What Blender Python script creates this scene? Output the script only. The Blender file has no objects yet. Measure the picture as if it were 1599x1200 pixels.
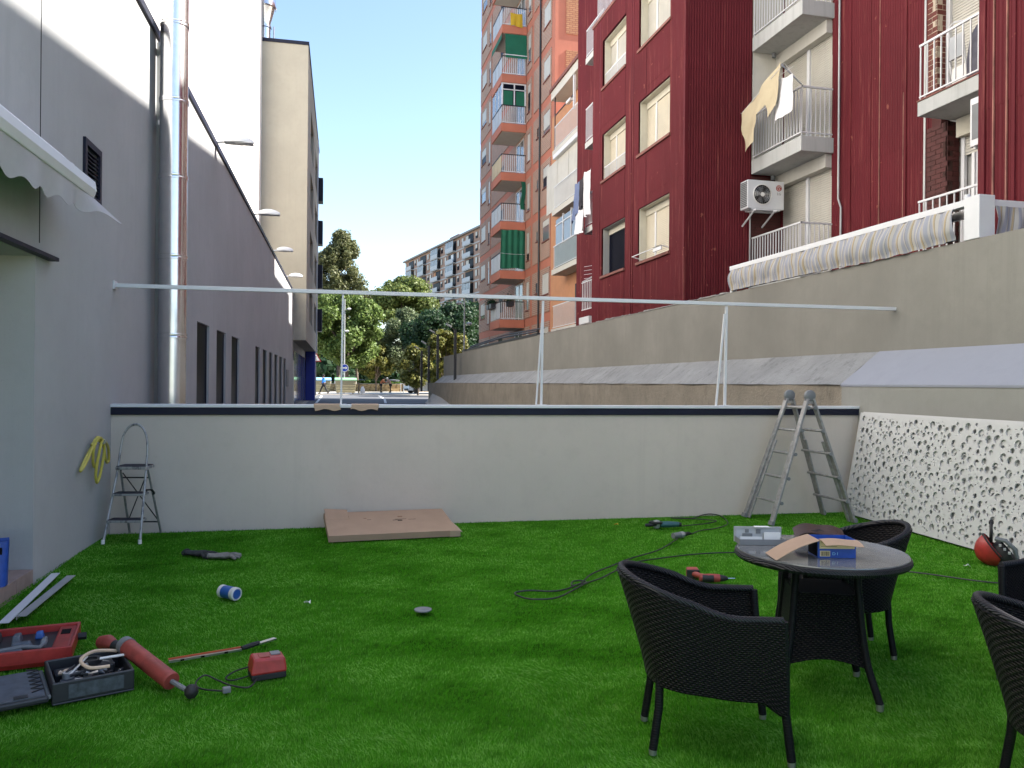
import bpy, bmesh, math, random
import numpy as np
from mathutils import Vector, Matrix, Euler, noise as mnoise
random.seed(7); RNG = np.random.default_rng(11)
R = math.radians; PI = math.pi
SC = bpy.context.scene; COL = SC.collection

# ------------------------------------------------------------------ camera, world, sun, exposure
YAW = math.atan(295/1240)
cam = bpy.data.cameras.new('camera'); cam.sensor_width = 36; cam.lens = 1240/1599*36
cam.clip_start = 0.05; cam.clip_end = 4000
camo = bpy.data.objects.new('camera', cam); COL.objects.link(camo)
camo.matrix_world = Matrix.Translation((0, 0, 1.6)) @ Matrix.Rotation(-YAW, 4, 'Z') @ Matrix.Rotation(R(90), 4, 'X') @ Matrix.Rotation(0.0087, 4, 'Z')
SC.camera = camo
SUN_EL, SUN_PHI = R(40), R(-5)            # height, and azimuth measured from +X towards +Y
w = bpy.data.worlds.new('World'); SC.world = w; w.use_nodes = True
nt = w.node_tree; bg = nt.nodes['Background']
sky = nt.nodes.new('ShaderNodeTexSky'); sky.sky_type = 'NISHITA'; sky.sun_disc = False
sky.sun_elevation = SUN_EL; sky.sun_rotation = R(90) - SUN_PHI
sky.air_density = 1.0; sky.dust_density = 0.9; sky.ozone_density = 1.0; sky.altitude = 50
nt.links.new(sky.outputs[0], bg.inputs[0]); bg.inputs[1].default_value = 0.10
sl = bpy.data.lights.new('sun', 'SUN'); sl.energy = 5.0; sl.angle = R(0.53); sl.color = (1, 0.94, 0.86)
so = bpy.data.objects.new('sun', sl); COL.objects.link(so)
sd = Vector((math.cos(SUN_EL)*math.cos(SUN_PHI), math.cos(SUN_EL)*math.sin(SUN_PHI), math.sin(SUN_EL)))
so.rotation_euler = sd.to_track_quat('Z', 'Y').to_euler(); so.location = (40, -10, 60)
SC.view_settings.view_transform = 'Standard'; SC.view_settings.look = 'None'
SC.view_settings.gamma = 1; SC.view_settings.use_curve_mapping = False
SC.view_settings.exposure = 1.9
SC.cycles.max_bounces = 6; SC.cycles.diffuse_bounces = 4; SC.cycles.glossy_bounces = 3
SC.cycles.transmission_bounces = 4; SC.cycles.transparent_max_bounces = 6
SC.cycles.use_denoising = True; SC.cycles.caustics_reflective = False; SC.cycles.caustics_refractive = False

# ------------------------------------------------------------------ materials
def S(r, g, b):
    f = lambda c: (c/255/12.92) if c <= 10 else ((c/255+.055)/1.055)**2.4
    return (f(r), f(g), f(b))
def col4(c): return (c[0], c[1], c[2], 1)
class NT:
    def __init__(s, name):
        m = bpy.data.materials.new(name); m.use_nodes = True
        s.m = m; s.t = m.node_tree; s.b = s.t.nodes['Principled BSDF']
    def n(s, typ, **kw):
        o = s.t.nodes.new(typ)
        for k, v in kw.items():
            if k in o.inputs: o.inputs[k].default_value = v
            else: setattr(o, k, v)
        return o
    def l(s, a, b): s.t.links.new(a, b)
    def coords(s, kind='obj', scale=(1, 1, 1)):
        if kind == 'pos': src = s.n('ShaderNodeNewGeometry').outputs['Position']
        elif kind == 'uv': src = s.n('ShaderNodeTexCoord').outputs['UV']
        else: src = s.n('ShaderNodeTexCoord').outputs['Object']
        mp = s.n('ShaderNodeMapping'); mp.inputs['Scale'].default_value = scale
        s.l(src, mp.inputs['Vector']); return mp.outputs[0]
    def noise(s, vec, scale, detail=4, rough=.6):
        o = s.n('ShaderNodeTexNoise'); o.inputs['Scale'].default_value = scale
        o.inputs['Detail'].default_value = detail; o.inputs['Roughness'].default_value = rough
        s.l(vec, o.inputs['Vector']); return o.outputs['Fac']
    def ramp(s, fac, stops):
        o = s.n('ShaderNodeValToRGB'); e = o.color_ramp.elements
        while len(e) < len(stops): e.new(.5)
        for i, (p, c) in enumerate(stops):
            e[i].position = p; e[i].color = col4(c) if hasattr(c, '__len__') else (c, c, c, 1)
        s.l(fac, o.inputs[0]); return o.outputs[0]
    def mix(s, a, b, fac, mode='MIX'):
        o = s.n('ShaderNodeMix'); o.data_type = 'RGBA'; o.blend_type = mode
        for sock, v in ((o.inputs[6], a), (o.inputs[7], b), (o.inputs[0], fac)):
            if hasattr(v, 'is_linked'): s.l(v, sock)
            elif hasattr(v, '__len__'): sock.default_value = col4(v)
            else: sock.default_value = v
        return o.outputs[2]
    def bump(s, h, strength, dist=.01):
        o = s.n('ShaderNodeBump'); o.inputs['Strength'].default_value = strength; o.inputs['Distance'].default_value = dist
        s.l(h, o.inputs['Height']); s.l(o.outputs[0], s.b.inputs['Normal']); return o
    def base(s, c):
        if hasattr(c, 'is_linked'): s.l(c, s.b.inputs['Base Color'])
        else: s.b.inputs['Base Color'].default_value = col4(c)
def dark(c, f): return (c[0]*f, c[1]*f, c[2]*f)
M = {}
def pm(name, c, rough=.6, metal=0, var=.12, vs=3.0, bump=0, bs=60, kind='obj', spec=.5, coat=0, streak=0):
    """plain painted / plastic / metal surface with slight mottling"""
    s = NT(name); v = s.coords(kind)
    f = s.noise(v, vs, 5)
    c1 = s.ramp(f, [(.3, dark(c, 1-var)), (.7, dark(c, 1+var*.6))])
    if streak:
        v2 = s.coords(kind, (1.6, 1.6, .12)); g = s.noise(v2, 4, 5, .7)
        c1 = s.mix(c1, dark(c, 1-streak), s.ramp(g, [(.5, 0.), (.75, 1.)]))
    s.base(c1); s.b.inputs['Roughness'].default_value = rough; s.b.inputs['Metallic'].default_value = metal
    s.b.inputs['Specular IOR Level'].default_value = spec; s.b.inputs['Coat Weight'].default_value = coat
    if bump: s.bump(s.noise(v, bs, 4, .7), bump, .006)
    M[name] = s.m; return s.m
def plaster(name, c, streak=.12, fine=220, kind='pos', patch=.08, bstr=.35):
    s = NT(name); v = s.coords(kind)
    big = s.noise(v, .55, 5, .6); mid = s.noise(v, 5, 5, .65)
    c1 = s.ramp(big, [(.3, dark(c, 1-patch)), (.7, dark(c, 1+patch))])
    c1 = s.mix(c1, dark(c, .86), s.ramp(mid, [(.5, 0.), (.8, .5)]))
    g = s.noise(s.coords(kind, (2.2, 2.2, .10)), 3, 5, .7)
    c1 = s.mix(c1, dark(c, 1-streak*2), s.ramp(g, [(.5, 0.), (.72, .7)]))
    spk = s.noise(v, 90, 2, .5)
    c1 = s.mix(c1, dark(c, .6), s.ramp(spk, [(.70, 0.), (.78, .6)]))
    s.base(c1); s.b.inputs['Roughness'].default_value = .9; s.b.inputs['Specular IOR Level'].default_value = .2
    h = s.n('ShaderNodeMath', operation='ADD'); s.l(s.noise(v, fine, 3, .7), h.inputs[0]); s.l(s.noise(v, 14, 4, .6), h.inputs[1])
    s.bump(h.outputs[0], bstr, .004); M[name] = s.m; return s.m
plaster('left_render', (.405, .413, .416), .03, 160)
plaster('shaded_reveal_render', (.19, .185, .185), .03, 160)  # darker copy of the left wall plaster, recess shade put into the colour
plaster('low_wall_render', (.57, .505, .44), .025, 160, patch=.05)
plaster('upper_render', (.80, .78, .74), .04)
plaster('block_render', (.385, .355, .29), .04)
plaster('beige_render', (.225, .218, .195), .04, 120, patch=.14)
plaster('beige_render_low', (.275, .275, .255), .04, 120)
plaster('ledge_paint', (.265, .28, .325), .02, 60, patch=.05)
plaster('white_render', (.52, .505, .46), .06)
plaster('soffit_paint', (.50, .47, .42), .08, bstr=.15)
plaster('slab_paint', (.46, .47, .46), .14, bstr=.2)
def concrete(name, c, dirt):
    s = NT(name); v = s.coords('pos')
    c1 = s.ramp(s.noise(v, 1.2, 6, .7), [(.3, dark(c, .75)), (.7, dark(c, 1.15))])
    d = s.noise(s.coords('pos', (1, 1.8, 1)), 3.2, 8, .75)
    c1 = s.mix(c1, dark(c, .3), s.ramp(d, [(.52, 0.), (.72, dirt)]))
    agg = s.n('ShaderNodeTexVoronoi'); agg.inputs['Scale'].default_value = 28; s.l(v, agg.inputs['Vector'])
    c1 = s.mix(c1, dark(c, .6), s.ramp(agg.outputs['Distance'], [(.0, .5), (.25, 0.)]))
    s.base(c1); s.b.inputs['Roughness'].default_value = .92
    s.bump(s.noise(v, 22, 6, .75), .8, .03); M[name] = s.m
concrete('ledge_concrete', (.27, .275, .28), .75)
concrete('rough_concrete', (.26, .23, .185), .45)
concrete('edge_concrete', (.28, .26, .24), .5)
pm('asphalt', (.10, .105, .115), .85, var=.25, vs=1.2, bump=.5, bs=90, kind='pos')
pm('paving', (.52, .49, .44), .85, var=.14, vs=.7, bump=.2, bs=30, kind='pos')
pm('ground_mat', (.30, .27, .22), .95, var=.2, vs=.3, kind='pos')
pm('line_paint', (.72, .72, .70), .7, var=.15, vs=6, kind='pos')
pm('kerb_stone', (.36, .34, .31), .85, var=.15, kind='pos', bump=.3)
pm('navy_metal', (.012, .014, .030), .5, var=.2, spec=.2)
pm('black_gap', (.008, .008, .012), .8)
pm('white_metal', (.64, .65, .67), .38, var=.05, spec=.5)
pm('white_plastic', (.74, .73, .70), .45, var=.06)
pm('lamp_white', (.62, .63, .64), .4)
pm('glass_dark', (.006, .007, .014), .3, spec=.03, var=.1)
pm('glass_sky', (.15, .165, .18), .08, spec=.55, var=.2, vs=1)
pm('steel', (.70, .70, .71), .24, 1, var=.06, vs=9)
pm('steel_dull', (.45, .45, .46), .35, 1, var=.15, vs=12)
pm('aluminium', (.40, .405, .40), .42, .85, var=.22, vs=14)
pm('alu_old', (.30, .30, .30), .5, .5, var=.3, vs=18)
pm('grey_plastic', (.17, .18, .19), .55, var=.2)
pm('dark_plastic', (.018, .02, .025), .45, var=.3, vs=8)
pm('black_rubber', (.012, .012, .014), .6, var=.25)
pm('red_plastic', (.33, .028, .024), .42, var=.28, vs=18)
pm('red_worn', (.29, .05, .04), .55, var=.35, vs=14)
pm('blue_plastic', (.02, .09, .33), .45, var=.2, vs=10)
pm('toolbox_grey', (.085, .10, .125), .5, var=.35, vs=22)
pm('dusty_blue', (.05, .065, .075), .75, var=.5, vs=30)
pm('cardboard', (.36, .245, .168), .85, var=.08, vs=5, bump=.15, bs=40)
pm('cardboard_pale', (.42, .305, .215), .85, var=.06, vs=6)
pm('cardboard_edge', (.24, .13, .08), .9, var=.2)
pm('paper_white', (.72, .72, .70), .7, var=.04)
pm('ink_black', (.008, .008, .009), .8, spec=.1)
pm('cream_print', (.66, .55, .30), .6, var=.1)
pm('blue_print', (.012, .065, .34), .5, var=.2, vs=25)
pm('cyan_print', (.25, .55, .75), .5)
pm('tile_brown', (.16, .10, .085), .45, var=.2, vs=9, kind='pos')
pm('tile_pink', (.30, .225, .20), .55, var=.2, vs=9, kind='pos')
pm('yellow_hose', (.50, .43, .07), .45, var=.18, vs=20)
pm('glove_dark', (.03, .032, .032), .9, var=.4, vs=30, bump=.4)
pm('glove_grey', (.20, .19, .17), .9, var=.3, vs=30, bump=.4)
pm('leather', (.040, .019, .012), .5, var=.35, vs=18, bump=.3)
pm('cable_black', (.014, .017, .016), .5, var=.2)
pm('screen_white', (.50, .505, .50), .45, var=.05, vs=4)
pm('orange_paint', (.46, .16, .098), .8, var=.12, vs=.8, kind='pos', streak=.12)
pm('orange_wall', (.50, .24, .12), .8, var=.1, kind='pos')
pm('green_fabric', (.006, .115, .062), .8, var=.15, vs=2)
pm('yellow_fabric', (.52, .34, .02), .85, var=.1)
pm('cream_fabric', (.54, .46, .31), .9, var=.08)
pm('white_fabric', (.72, .72, .75), .9, var=.06)
pm('blue_fabric', (.13, .17, .30), .9, var=.15)
pm('black_fabric', (.03, .028, .038), .9, var=.2)
pm('tarp', (.075, .072, .10), .6, var=.4, vs=5)
pm('pale_panel', (.42, .44, .46), .5, var=.1)
pm('teal_panel', (.03, .10, .11), .4, var=.3, vs=4)
pm('worn_joint', (.30, .13, .10), .8, var=.5, vs=2.5, kind='pos')
pm('brick_red', (.125, .026, .018), .75, var=.25, vs=4, kind='pos', bump=.3, bs=80)
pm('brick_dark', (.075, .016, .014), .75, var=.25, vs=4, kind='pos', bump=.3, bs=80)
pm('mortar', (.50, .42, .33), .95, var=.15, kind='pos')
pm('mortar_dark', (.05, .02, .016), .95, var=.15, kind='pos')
pm('sill_stone', (.20, .075, .06), .8, var=.25, vs=6)
pm('reveal_cream', (.55, .52, .43), .8, var=.1)
pm('reveal_grey', (.33, .33, .32), .8, var=.1)
pm('car_white', (.70, .71, .72), .25, coat=.6, var=.02)
pm('car_dark', (.05, .06, .08), .25, coat=.6, var=.05)
pm('car_grey', (.22, .23, .25), .25, coat=.6, var=.05)
pm('post_dark', (.02, .021, .024), .5)
pm('galvanised', (.40, .41, .41), .5, .4, var=.15)
pm('blue_sign', (.012, .05, .33), .45, var=.05)
pm('blue_pillar', (.005, .025, .30), .5, var=.08)
pm('bin_body', (.30, .27, .17), .6, var=.15)
pm('bin_green', (.22, .42, .24), .5)
pm('bin_blue', (.25, .50, .72), .5)
pm('bark', (.13, .10, .075), .9, var=.4, vs=6, bump=.6, bs=20)
pm('skin', (.45, .26, .19), .6)
pm('jacket_blue', (.02, .17, .55), .85, var=.1); pm('jacket_rust', (.38, .12, .05), .85, var=.1); pm('jacket_tan', (.36, .22, .16), .85, var=.1)
pm('trousers_black', (.015, .015, .018), .85); pm('hair_dark', (.02, .015, .012), .8); pm('hair_white', (.6, .58, .55), .8)
pm('orange_red', (.55, .10, .03), .5); pm('flower', (.5, .1, .12), .7)
pm('tin_white', (.60, .61, .60), .4); pm('tan_pipe', (.60, .45, .32), .5, var=.15)
def special():
    # red corrugated cladding: faded, scuffed paint with pale runs and rust spots
    s = NT('red_cladding'); v = s.coords('pos')
    c = (.108, .014, .0195)
    c1 = s.ramp(s.noise(v, .45, 5, .6), [(.3, dark(c, .84)), (.7, dark(c, 1.14))])
    g = s.noise(s.coords('pos', (3.2, 3.2, .16)), 2.2, 6, .75)
    c1 = s.mix(c1, (.27, .085, .07), s.ramp(g, [(.56, 0.), (.66, .4), (.76, .75)]))
    sp = s.noise(v, 3.4, 3, .6)
    c1 = s.mix(c1, (.33, .12, .085), s.ramp(sp, [(.70, 0.), (.735, .6)]))
    s.base(c1); s.b.inputs['Roughness'].default_value = .65; s.b.inputs['Specular IOR Level'].default_value = .12
    s.bump(s.noise(v, 40, 4), .12, .004); M['red_cladding'] = s.m
    # brick courses for the tower and far flats
    for nm, c1, c2, mo, sc in (('tower_brick', (.40, .195, .13), (.31, .16, .11), (.44, .38, .31), 1.0),
                               ('end_brick', (.46, .24, .12), (.40, .19, .09), (.28, .10, .06), 1.0)):
        s = NT(nm); p = s.n('ShaderNodeNewGeometry').outputs['Position']
        sx = s.n('ShaderNodeSeparateXYZ'); s.l(p, sx.inputs[0])
        ad = s.n('ShaderNodeMath', operation='ADD'); s.l(sx.outputs[0], ad.inputs[0]); s.l(sx.outputs[1], ad.inputs[1])
        cb = s.n('ShaderNodeCombineXYZ'); s.l(ad.outputs[0], cb.inputs[0]); s.l(sx.outputs[2], cb.inputs[1])
        bt = s.n('ShaderNodeTexBrick'); s.l(cb.outputs[0], bt.inputs['Vector'])
        bt.inputs['Scale'].default_value = 1; bt.inputs['Brick Width'].default_value = .30; bt.inputs['Row Height'].default_value = .105
        bt.inputs['Mortar Size'].default_value = .016; bt.inputs['Color1'].default_value = col4(c1); bt.inputs['Color2'].default_value = col4(c2)
        bt.inputs['Mortar'].default_value = col4(mo)
        f = s.noise(p, 1.3, 5)
        s.base(s.mix(bt.outputs['Color'], (.62, .60, .60), s.ramp(f, [(.25, 0.), (.8, .55)]), 'MULTIPLY'))
        s.b.inputs['Roughness'].default_value = .85; s.bump(bt.outputs['Fac'], -.5, .01); M[nm] = s.m
    # roller shutter paint
    s = NT('shutter_white'); v = s.coords('obj'); c = (.50, .48, .425)
    s.base(s.mix(s.ramp(s.noise(v, 2, 4), [(.3, dark(c, .92)), (.7, dark(c, 1.06))]), dark(c, .7), s.ramp(s.noise(s.coords('obj', (3, 3, .3)), 3, 4), [(.55, 0.), (.8, .5)])))
    s.b.inputs['Roughness'].default_value = .5; M['shutter_white'] = s.m
    s = NT('shutter_yellow'); c = (.56, .51, .40); v = s.coords('obj')
    s.base(s.ramp(s.noise(v, 2, 4), [(.3, dark(c, .88)), (.7, dark(c, 1.06))])); s.b.inputs['Roughness'].default_value = .55; M['shutter_yellow'] = s.m
    # woven black rattan on UVs: over/under strands with relief
    s = NT('rattan'); uv = s.coords('uv')
    sx = s.n('ShaderNodeSeparateXYZ'); s.l(uv, sx.inputs[0])
    def mth(op, a, b=None, c=None):
        o = s.n('ShaderNodeMath', operation=op)
        for i, q in enumerate((a, b, c)):
            if q is None: continue
            if hasattr(q, 'is_linked'): s.l(q, o.inputs[i])
            else: o.inputs[i].default_value = q
        return o.outputs[0]
    U = mth('MULTIPLY', sx.outputs[0], 1/.026); V = mth('MULTIPLY', sx.outputs[1], 1/.0115)
    row = mth('FLOOR', V); par = mth('MODULO', row, 2)
    sh = mth('ADD', U, mth('MULTIPLY', par, .5))
    hx = mth('SINE', mth('MULTIPLY', sh, 2*PI)); hx = mth('MULTIPLY_ADD', hx, .5, .5)
    fv = mth('FRACT', V); hv = mth('SINE', mth('MULTIPLY', fv, PI))
    hgt = mth('MULTIPLY', hx, hv)
    jit = s.noise(uv, 70, 2)
    c1 = s.ramp(hgt, [(.0, (.004, .004, .005)), (.5, (.014, .013, .015)), (1., (.038, .033, .031))])
    s.base(s.mix(c1, (.035, .028, .024), s.ramp(jit, [(.55, 0.), (.8, .5)])))
    s.b.inputs['Roughness'].default_value = .5; s.b.inputs['Specular IOR Level'].default_value = .12
    s.bump(hgt, 1.0, .012); M['rattan'] = s.m
    s = NT('rattan_leg'); v = s.coords('obj', (1, 1, 1)); wv = s.n('ShaderNodeTexWave'); wv.bands_direction = 'Z'
    wv.inputs['Scale'].default_value = 28; wv.inputs['Distortion'].default_value = 1; s.l(v, wv.inputs['Vector'])
    s.base((.007, .007, .009)); s.b.inputs['Specular IOR Level'].default_value = .15; s.b.inputs['Roughness'].default_value = .45; s.bump(wv.outputs['Fac'], .35, .003); M['rattan_leg'] = s.m
    s = NT('rattan_rim'); uv = s.coords('obj'); wv = s.n('ShaderNodeTexWave'); wv.bands_direction = 'DIAGONAL'
    wv.inputs['Scale'].default_value = 44; wv.inputs['Distortion'].default_value = 2.5; s.l(uv, wv.inputs['Vector'])
    s.base(s.ramp(wv.outputs['Fac'], [(.1, (.006, .006, .008)), (.9, (.020, .020, .025))])); s.b.inputs['Specular IOR Level'].default_value = .25; s.b.inputs['Roughness'].default_value = .42
    s.bump(wv.outputs['Fac'], .5, .006); M['rattan_rim'] = s.m
    s = NT('table_glass'); v = s.coords('obj'); c = (.115, .118, .12)
    s.base(s.ramp(s.noise(v, 9, 4), [(.4, c), (.75, (.15, .15, .15))])); s.b.inputs['Roughness'].default_value = .09
    s.b.inputs['IOR'].default_value = 1.6; s.b.inputs['Specular IOR Level'].default_value = .6
    s.l(s.ramp(s.noise(v, 6, 5), [(.4, .06), (.8, .22)]), s.b.inputs['Roughness']); M['table_glass'] = s.m
    # striped awning cloth of the railing screen: stripes run along the fabric's own u
    s = NT('striped_cloth'); uv = s.coords('uv'); sx = s.n('ShaderNodeSeparateXYZ'); s.l(uv, sx.inputs[0])
    o = s.n('ShaderNodeMath', operation='FRACT'); mu = s.n('ShaderNodeMath', operation='MULTIPLY'); mu.inputs[1].default_value = 1/.22
    s.l(sx.outputs[0], mu.inputs[0]); s.l(mu.outputs[0], o.inputs[0])
    a = (.40, .385, .36); b = (.29, .30, .345); d = (.37, .30, .19); e = (.10, .10, .11)
    c1 = s.ramp(o.outputs[0], [(0, a), (.10, a), (.11, e), (.13, b), (.30, b), (.31, a), (.40, d), (.50, d), (.51, e), (.53, a), (.74, b), (.92, b)])
    s.t.nodes[-1]
    for nd in s.t.nodes:
        if nd.type == 'VALTORGB': nd.color_ramp.interpolation = 'CONSTANT'
    s.base(c1); s.b.inputs['Roughness'].default_value = .9
    s.bump(s.noise(uv, 30, 3), .2, .01); M['striped_cloth'] = s.m
    # awning cloth
    s = NT('awning_cloth'); c = (.40, .395, .395); v = s.coords('obj')
    s.base(s.ramp(s.noise(v, 3, 4), [(.3, dark(c, .9)), (.7, dark(c, 1.05))])); s.b.inputs['Roughness'].default_value = .85; M['awning_cloth'] = s.m
    # worn ladder paint: silver with dark paint splashes
    s = NT('worn_alu'); v = s.coords('obj', (1, 1, .5))
    s.base(s.ramp(s.noise(v, 16, 5, .7), [(.5, (.34, .34, .33)), (.62, (.16, .16, .17)), (.7, (.05, .05, .06))]))
    s.b.inputs['Roughness'].default_value = .5; s.b.inputs['Metallic'].default_value = .4; M['worn_alu'] = s.m
    # stone wall of the park
    s = NT('park_stone'); v = s.coords('pos', (1, 1, 1.6)); vo = s.n('ShaderNodeTexVoronoi'); vo.inputs['Scale'].default_value = 3.2; s.l(v, vo.inputs['Vector'])
    s.base(s.mix(s.ramp(s.noise(v, 6, 4), [(.3, (.34, .22, .10)), (.7, (.55, .42, .24))]), (.12, .08, .04), s.ramp(vo.outputs['Distance'], [(.0, 0.), (.5, 0.), (.8, .7)])))
    s.b.inputs['Roughness'].default_value = .95; M['park_stone'] = s.m
    # leaves: two tones per leaf, some light through
    def leaf(nm, a, b, c):
        s = NT(nm); g = s.n('ShaderNodeNewGeometry')
        cc = s.ramp(g.outputs['Random Per Island'], [(0, a), (.55, b), (1, c)])
        s.base(cc); s.b.inputs['Roughness'].default_value = .55; s.b.inputs['Specular IOR Level'].default_value = .3
        tr = s.n('ShaderNodeBsdfTranslucent'); s.l(cc, tr.inputs[0]); mx = s.n('ShaderNodeMixShader'); mx.inputs[0].default_value = .35
        out = s.t.nodes['Material Output']; s.l(s.b.outputs[0], mx.inputs[1]); s.l(tr.outputs[0], mx.inputs[2]); s.l(mx.outputs[0], out.inputs[0]); M[nm] = s.m
    leaf('leaf_pine', (.07, .12, .025), (.12, .18, .04), (.18, .24, .06))
    leaf('leaf_olive', (.075, .09, .032), (.12, .13, .05), (.165, .165, .075))
    leaf('leaf_umbrella', (.07, .11, .025), (.12, .155, .035), (.17, .20, .05))
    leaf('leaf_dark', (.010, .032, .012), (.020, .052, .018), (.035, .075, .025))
    leaf('leaf_gloss', (.06, .075, .014), (.12, .13, .025), (.24, .22, .05))
    leaf('leaf_grey', (.08, .11, .05), (.12, .155, .07), (.17, .20, .10))
    leaf('leaf_hedge', (.05, .12, .012), (.09, .17, .02), (.14, .22, .04))
    # artificial turf blades, tone in a vertex attribute
    s = NT('turf'); at = s.n('ShaderNodeAttribute', attribute_name='tone')
    cc = s.ramp(at.outputs['Fac'], [(0, (.034, .11, .011)), (.4, (.088, .26, .024)), (.75, (.19, .41, .065)), (1, (.36, .54, .20))])
    s.base(cc); s.b.inputs['Roughness'].default_value = .8; s.b.inputs['Specular IOR Level'].default_value = .0
    tr = s.n('ShaderNodeBsdfTranslucent'); s.l(cc, tr.inputs[0]); mx = s.n('ShaderNodeMixShader'); mx.inputs[0].default_value = .25
    out = s.t.nodes['Material Output']; s.l(s.b.outputs[0], mx.inputs[1]); s.l(tr.outputs[0], mx.inputs[2]); s.l(mx.outputs[0], out.inputs[0]); M['turf'] = s.m
    s = NT('turf_back'); v = s.coords('pos'); s.base(s.ramp(s.noise(v, 160, 3), [(.3, (.015, .10, .004)), (.7, (.05, .2, .008))])); s.b.inputs['Roughness'].default_value = .9; s.b.inputs['Specular IOR Level'].default_value = 0; M['turf_back'] = s.m
    # perforated screen paint has plain pm; welding visor
    pm('visor', (.03, .03, .032), .15, spec=.6)
special()

# ------------------------------------------------------------------ mesh helpers
class MB:
    def __init__(s): s.v = []; s.f = []; s.uv = {}; s.sm = set()
    def add(s, vs, fs, smooth=False):
        o = len(s.v); s.v += [tuple(p) for p in vs]
        for f in fs:
            if smooth: s.sm.add(len(s.f))
            s.f.append([i+o for i in f])
        return o
    def box(s, x0, x1, y0, y1, z0, z1):
        if x0 > x1: x0, x1 = x1, x0
        if y0 > y1: y0, y1 = y1, y0
        if z0 > z1: z0, z1 = z1, z0
        s.add([(x0,y0,z0),(x1,y0,z0),(x1,y1,z0),(x0,y1,z0),(x0,y0,z1),(x1,y0,z1),(x1,y1,z1),(x0,y1,z1)],
              [(0,3,2,1),(4,5,6,7),(0,1,5,4),(1,2,6,5),(2,3,7,6),(3,0,4,7)]); return s
    def hexa(s, bot, top):
        s.add(list(bot)+list(top), [(3,2,1,0),(4,5,6,7),(0,1,5,4),(1,2,6,5),(2,3,7,6),(3,0,4,7)]); return s
    def bar(s, a, b, w, h, upv=(0,0,1)):
        a = Vector(a); b = Vector(b); d = (b-a).normalized(); up = Vector(upv)
        if abs(d.dot(up)) > .99: up = Vector((1,0,0))
        r = d.cross(up).normalized()*(w/2); u = r.cross(d).normalized()*(h/2)
        s.hexa([a-r-u, a+r-u, b+r-u, b-r-u], [a-r+u, a+r+u, b+r+u, b-r+u]); return s
    def tube(s, pts, r, n=8, cap=True, closed=False):
        pts = [Vector(p) for p in pts]; m = len(pts); rs = r if hasattr(r, '__len__') else [r]*m
        rings = []; prev = None
        for i, p in enumerate(pts):
            if closed: d = pts[(i+1) % m]-pts[i-1]
            else: d = pts[min(i+1, m-1)]-pts[max(i-1, 0)]
            d.normalize()
            if prev is None:
                a = Vector((0,0,1)) if abs(d.z) < .9 else Vector((1,0,0)); u = d.cross(a).normalized()
            else:
                u = prev-d*prev.dot(d)
                u = u.normalized() if u.length > 1e-6 else d.orthogonal().normalized()
            prev = u; v = d.cross(u)
            rings.append([p+(u*math.cos(2*PI*k/n)+v*math.sin(2*PI*k/n))*rs[i] for k in range(n)])
        vs = [q for rg in rings for q in rg]; fs = []
        for i in range(m if closed else m-1):
            j = (i+1) % m
            for k in range(n): fs.append((i*n+k, i*n+(k+1) % n, j*n+(k+1) % n, j*n+k))
        o = s.add(vs, fs, True)
        if cap and not closed: s.add(rings[0], [tuple(range(n))[::-1]]); s.add(rings[-1], [tuple(range(n))])
        return s
    def lathe(s, prof, n=20, o=(0,0,0), axis='Z', smooth=True, cap=True):
        vs = []; fs = []; O = Vector(o)
        for (r, z) in prof:
            for k in range(n):
                a = 2*PI*k/n; p = (r*math.cos(a), r*math.sin(a), z)
                if axis == 'X': p = (p[2], p[0], p[1])
                if axis == 'Y': p = (p[0], p[2], p[1])
                vs.append(Vector(p)+O)
        for i in range(len(prof)-1):
            for k in range(n): fs.append((i*n+k, i*n+(k+1) % n, (i+1)*n+(k+1) % n, (i+1)*n+k))
        b = s.add(vs, fs, smooth)
        for i, fl in ((0, True), (len(prof)-1, False)):
            if cap and prof[i][0] > 1e-5:
                s.add(vs[i*n:(i+1)*n], [tuple(range(n))[::-1] if fl else tuple(range(n))])
        return s
    def prism(s, poly, a, b):
        """poly: list of 3-D points (a planar outline); a,b: offsets applied for the two ends"""
        n = len(poly); A = [Vector(p)+Vector(a) for p in poly]; B = [Vector(p)+Vector(b) for p in poly]
        s.add(A+B, [tuple(range(n))[::-1], tuple(range(n, 2*n))]+[(i, (i+1) % n, n+(i+1) % n, n+i) for i in range(n)]); return s
    def grid(s, fn, nu, nv, thick=0, uvfn=None, smooth=True):
        P = [[Vector(fn(i/nu, j/nv)) for j in range(nv+1)] for i in range(nu+1)]
        idx = lambda i, j: i*(nv+1)+j
        vs = [p for r in P for p in r]; fs = [(idx(i,j), idx(i+1,j), idx(i+1,j+1), idx(i,j+1)) for i in range(nu) for j in range(nv)]
        if not thick:
            o = s.add(vs, fs, smooth)
            if uvfn:
                for i in range(nu+1):
                    for j in range(nv+1): s.uv[o+idx(i,j)] = uvfn(i/nu, j/nv)
            return s
        nr = [Vector((0,0,0)) for _ in vs]
        for f in fs:
            q = (vs[f[2]]-vs[f[0]]).cross(vs[f[3]]-vs[f[1]])
            for k in f: nr[k] += q
        N = len(vs); back = [v-n.normalized()*thick if n.length > 0 else v for v, n in zip(vs, nr)]
        fb = [tuple(k+N for k in f[::-1]) for f in fs]; ed = []
        ring = [idx(i,0) for i in range(nu+1)]+[idx(nu,j) for j in range(1,nv+1)]+[idx(i,nv) for i in range(nu-1,-1,-1)]+[idx(0,j) for j in range(nv-1,0,-1)]
        for k in range(len(ring)):
            a, b = ring[k], ring[(k+1) % len(ring)]; ed.append((b, a, a+N, b+N))
        o = s.add(vs+back, fs+fb, smooth)
        for e in ed: s.f.append([q+o for q in e])
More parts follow.
